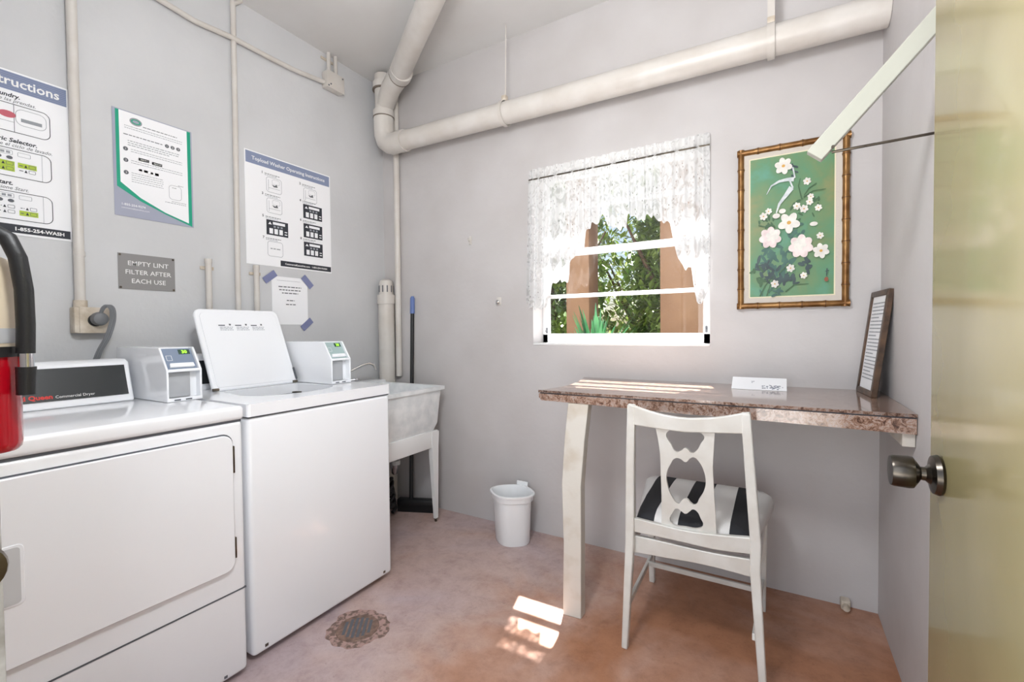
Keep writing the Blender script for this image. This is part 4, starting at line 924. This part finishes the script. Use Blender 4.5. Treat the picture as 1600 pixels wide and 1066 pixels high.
# seat cushion with vertical stripes
m = mat('striped_seat_cloth', (226, 224, 222), .75, bump=.3, bscale=400); nt, b, L = nodes(m); M['stripe'] = m
tc = nt.nodes.new('ShaderNodeTexCoord'); sp = nt.nodes.new('ShaderNodeSeparateXYZ'); L.new(tc.outputs['Object'], sp.inputs[0])
prev = None
def band_(x0, x1_):
    a = nt.nodes.new('ShaderNodeMath'); a.operation = 'GREATER_THAN'; a.inputs[1].default_value = x0+.26; L.new(sp.outputs[0], a.inputs[0])
    c = nt.nodes.new('ShaderNodeMath'); c.operation = 'LESS_THAN'; c.inputs[1].default_value = x1_+.26; L.new(sp.outputs[0], c.inputs[0])
    d_ = nt.nodes.new('ShaderNodeMath'); d_.operation = 'MULTIPLY'; L.new(a.outputs[0], d_.inputs[0]); L.new(c.outputs[0], d_.inputs[1]); return d_
bs_ = [band_(-.452, -.378), band_(-.298, -.218), band_(-.136, -.072)]
a1_ = nt.nodes.new('ShaderNodeMath'); a1_.operation = 'ADD'; L.new(bs_[0].outputs[0], a1_.inputs[0]); L.new(bs_[1].outputs[0], a1_.inputs[1])
a2_ = nt.nodes.new('ShaderNodeMath'); a2_.operation = 'ADD'; L.new(a1_.outputs[0], a2_.inputs[0]); L.new(bs_[2].outputs[0], a2_.inputs[1])
mxx = nt.nodes.new('ShaderNodeMixRGB'); mxx.inputs[1].default_value = lin((226, 224, 222)); mxx.inputs[2].default_value = lin((34, 35, 40)); L.new(a2_.outputs[0], mxx.inputs[0]); L.new(mxx.outputs[0], b.inputs['Base Color'])
se = MB()
def sring(o, z, n=6):
    pts = []; r = .05
    yA, yB_ = 1.628+o, 2.11-o; xa, xb, xc, xd = -.445+o, -.068-o, -.012-o, -.512+o
    for cx, cy, a0, rr_ in ((xc-r, yB_-r, 0, r), (xd+r, yB_-r, PI/2, r), (xa+.02, yA+.02, PI, .02), (xb-.02, yA+.02, 3*PI/2, .02)):
        for k in range(n+1): a = a0+PI/2*k/n; pts.append((cx+rr_*math.cos(a), cy+rr_*math.sin(a), z+(cy-1.85)*.02))
    return pts
se.loft([sring(.012, .418), sring(0, .426), sring(-.002, .450), sring(.006, .472), sring(.022, .486), sring(.055, .496), sring(.11, .501), sring(.16, .503)])
se.build('seat', 'stripe', CH, smooth=70)
fr_ = MB(); fr_.box(-.49, -.05, 2.05, 2.072, .355, .415, .003).build('front_seat_rail', 'chairw', CH)
for x0, x1_ in ((-.457, -.490), (-.058, -.050)):
    MB().bar([(x0, 1.62, .375), (x1_, 2.065, .385)], .018, .055).build('side_seat_rail', 'chairw', CH, bevel=.002)
    MB().bar([(x0-.004, 1.615, .165), (x1_, 2.075, .125)], .012, .022).build('side_stretcher', 'chairw', CH, bevel=.002)
MB().bar([(-.484, 1.97, .138), (-.052, 1.97, .138)], .020, .012, side=(0, 0, 1)).build('cross_stretcher', 'chairw', CH, bevel=.002)

# ------------------------------------------------------------ floor drain
FD = thing('floor_drain', (-1.404, 1.189, 0), 'round slotted iron drain grate in the floor before the washer', 'floor drain')
M['grate'] = mat('rusty_grate', (146, 118, 104), .5, .2, c2=(104, 84, 74), nscale=40, bump=.5, bscale=80)
ringp = [(-1.404+.118*math.cos(a)*(1+.07*math.sin(3*a)+.05*math.sin(7*a)+.03*math.sin(17*a)), 1.194+.118*math.sin(a)*(1+.07*math.cos(2*a)+.04*math.sin(11*a)), 0) for a in [2*PI*k/96 for k in range(96)]]
MB().prism([(p[0], p[1]) for p in ringp], lambda u, v, t: Vector((u, v, t)), 0, .0008).build('dirt_ring', 'dirt', FD, smooth=0)
MB().lathe((-1.404, 1.194, 0), [(.080, .0007), (.078, .0030), (.070, .0034), (0, .0034)], 'z', 48).build('grate', 'grate', FD)
sl = MB()
for k in range(6):
    d_ = (k-2.5)*.0185; h_ = math.sqrt(.060**2-d_**2)
    R = Matrix.Translation((-1.404, 1.194, 0)) @ Matrix.Rotation(math.radians(-52), 4, 'Z')
    sl.box(-h_, h_, d_-.0055, d_+.0055, .0032, .0040, M4=R)
sl.build('grate_slot', 'seam', FD, smooth=0)

# ------------------------------------------------------------ fire extinguisher on the front wall
FE = thing('fire_extinguisher', (-1.205, .222, .93), 'red fire extinguisher with black hose mounted at far left', 'fire extinguisher')
ex, ey = -1.205, .214
MB().lathe((ex, ey, 0), [(.046, .945), (.050, .950), (.052, .96), (.052, 1.118)], 'z', 40).build('cylinder', 'red', FE)
MB().lathe((ex, ey, 0), [(.052, 1.118), (.0525, 1.14), (.0525, 1.25), (.050, 1.268), (.040, 1.285), (.022, 1.294), (.016, 1.296)], 'z', 40).build('label_sleeve', 'cream', FE)
MB().lathe((ex, ey, 0), [(.0530, 1.136), (.0535, 1.14), (.0535, 1.158), (.0530, 1.162)], 'z', 40).build('clear_band', 'clear', FE)
MB().lathe((ex, ey, 0), [(.0535, 1.112), (.0555, 1.112), (.0555, 1.130), (.0535, 1.130)], 'z', 40).build('strap', 'rubber', FE)
MB().box(ex-.02, ex+.02, YF, ey-.045, 1.0, 1.25, .003).build('wall_bracket', 'steel', FE)
MB().lathe((ex, ey, 1.293), [(.016, 0), (.016, .03), (.012, .045), (0, .045)], 'z', 20).tube([(ex, ey, 1.318), (ex+.030, ey+.012, 1.322)], .009, 12).build('valve', 'chrome', FE)
MB().box(ex-.055, ex+.02, ey-.009, ey+.009, 1.345, 1.353, .002).box(ex-.055, ex+.015, ey-.008, ey+.008, 1.325, 1.331, .002).build('lever', 'rubber', FE)
hp = [(ex+.024, ey+.008, 1.324), (ex+.040, ey+.015, 1.332), (ex+.054, ey+.030, 1.318), (ex+.060, ey+.040, 1.285), (ex+.061, ey+.046, 1.23), (ex+.060, ey+.047, 1.17), (ex+.058, ey+.046, 1.118)]
MB().tube(hp, .0125, 14).build('hose', 'rubber', FE)
MB().tube([(ex+.058, ey+.046, 1.122), (ex+.058, ey+.046, 1.09)], .0105, 14).build('ferrule', 'chrome', FE)
MB().tube([(ex+.058, ey+.046, 1.094), (ex+.057, ey+.045, 1.045)], [.0135, .0125], 14).build('nozzle', 'rubber', FE)

# ------------------------------------------------------------ added pendant near the doorway, above the view, to fill the room
CL = thing('added_fill_lamp', (-.52, .42, 2.82), 'added white pendant lamp giving fill light near the doorway', 'lamp')
MB().lathe((-.52, .42, 2.79), [(.05, 0), (.06, .01), (.06, .03)], 'z', 24).build('ceiling_rose', 'appl_grey', CL)
MB().tube([(-.52, .42, 2.80), (-.52, .42, 2.24)], .006, 10).build('stem', 'appl_grey', CL)
MB().lathe((-.52, .42, 2.21), [(.03, 0), (.035, .03), (.01, .04)], 'z', 20).build('socket', 'appl_grey', CL)
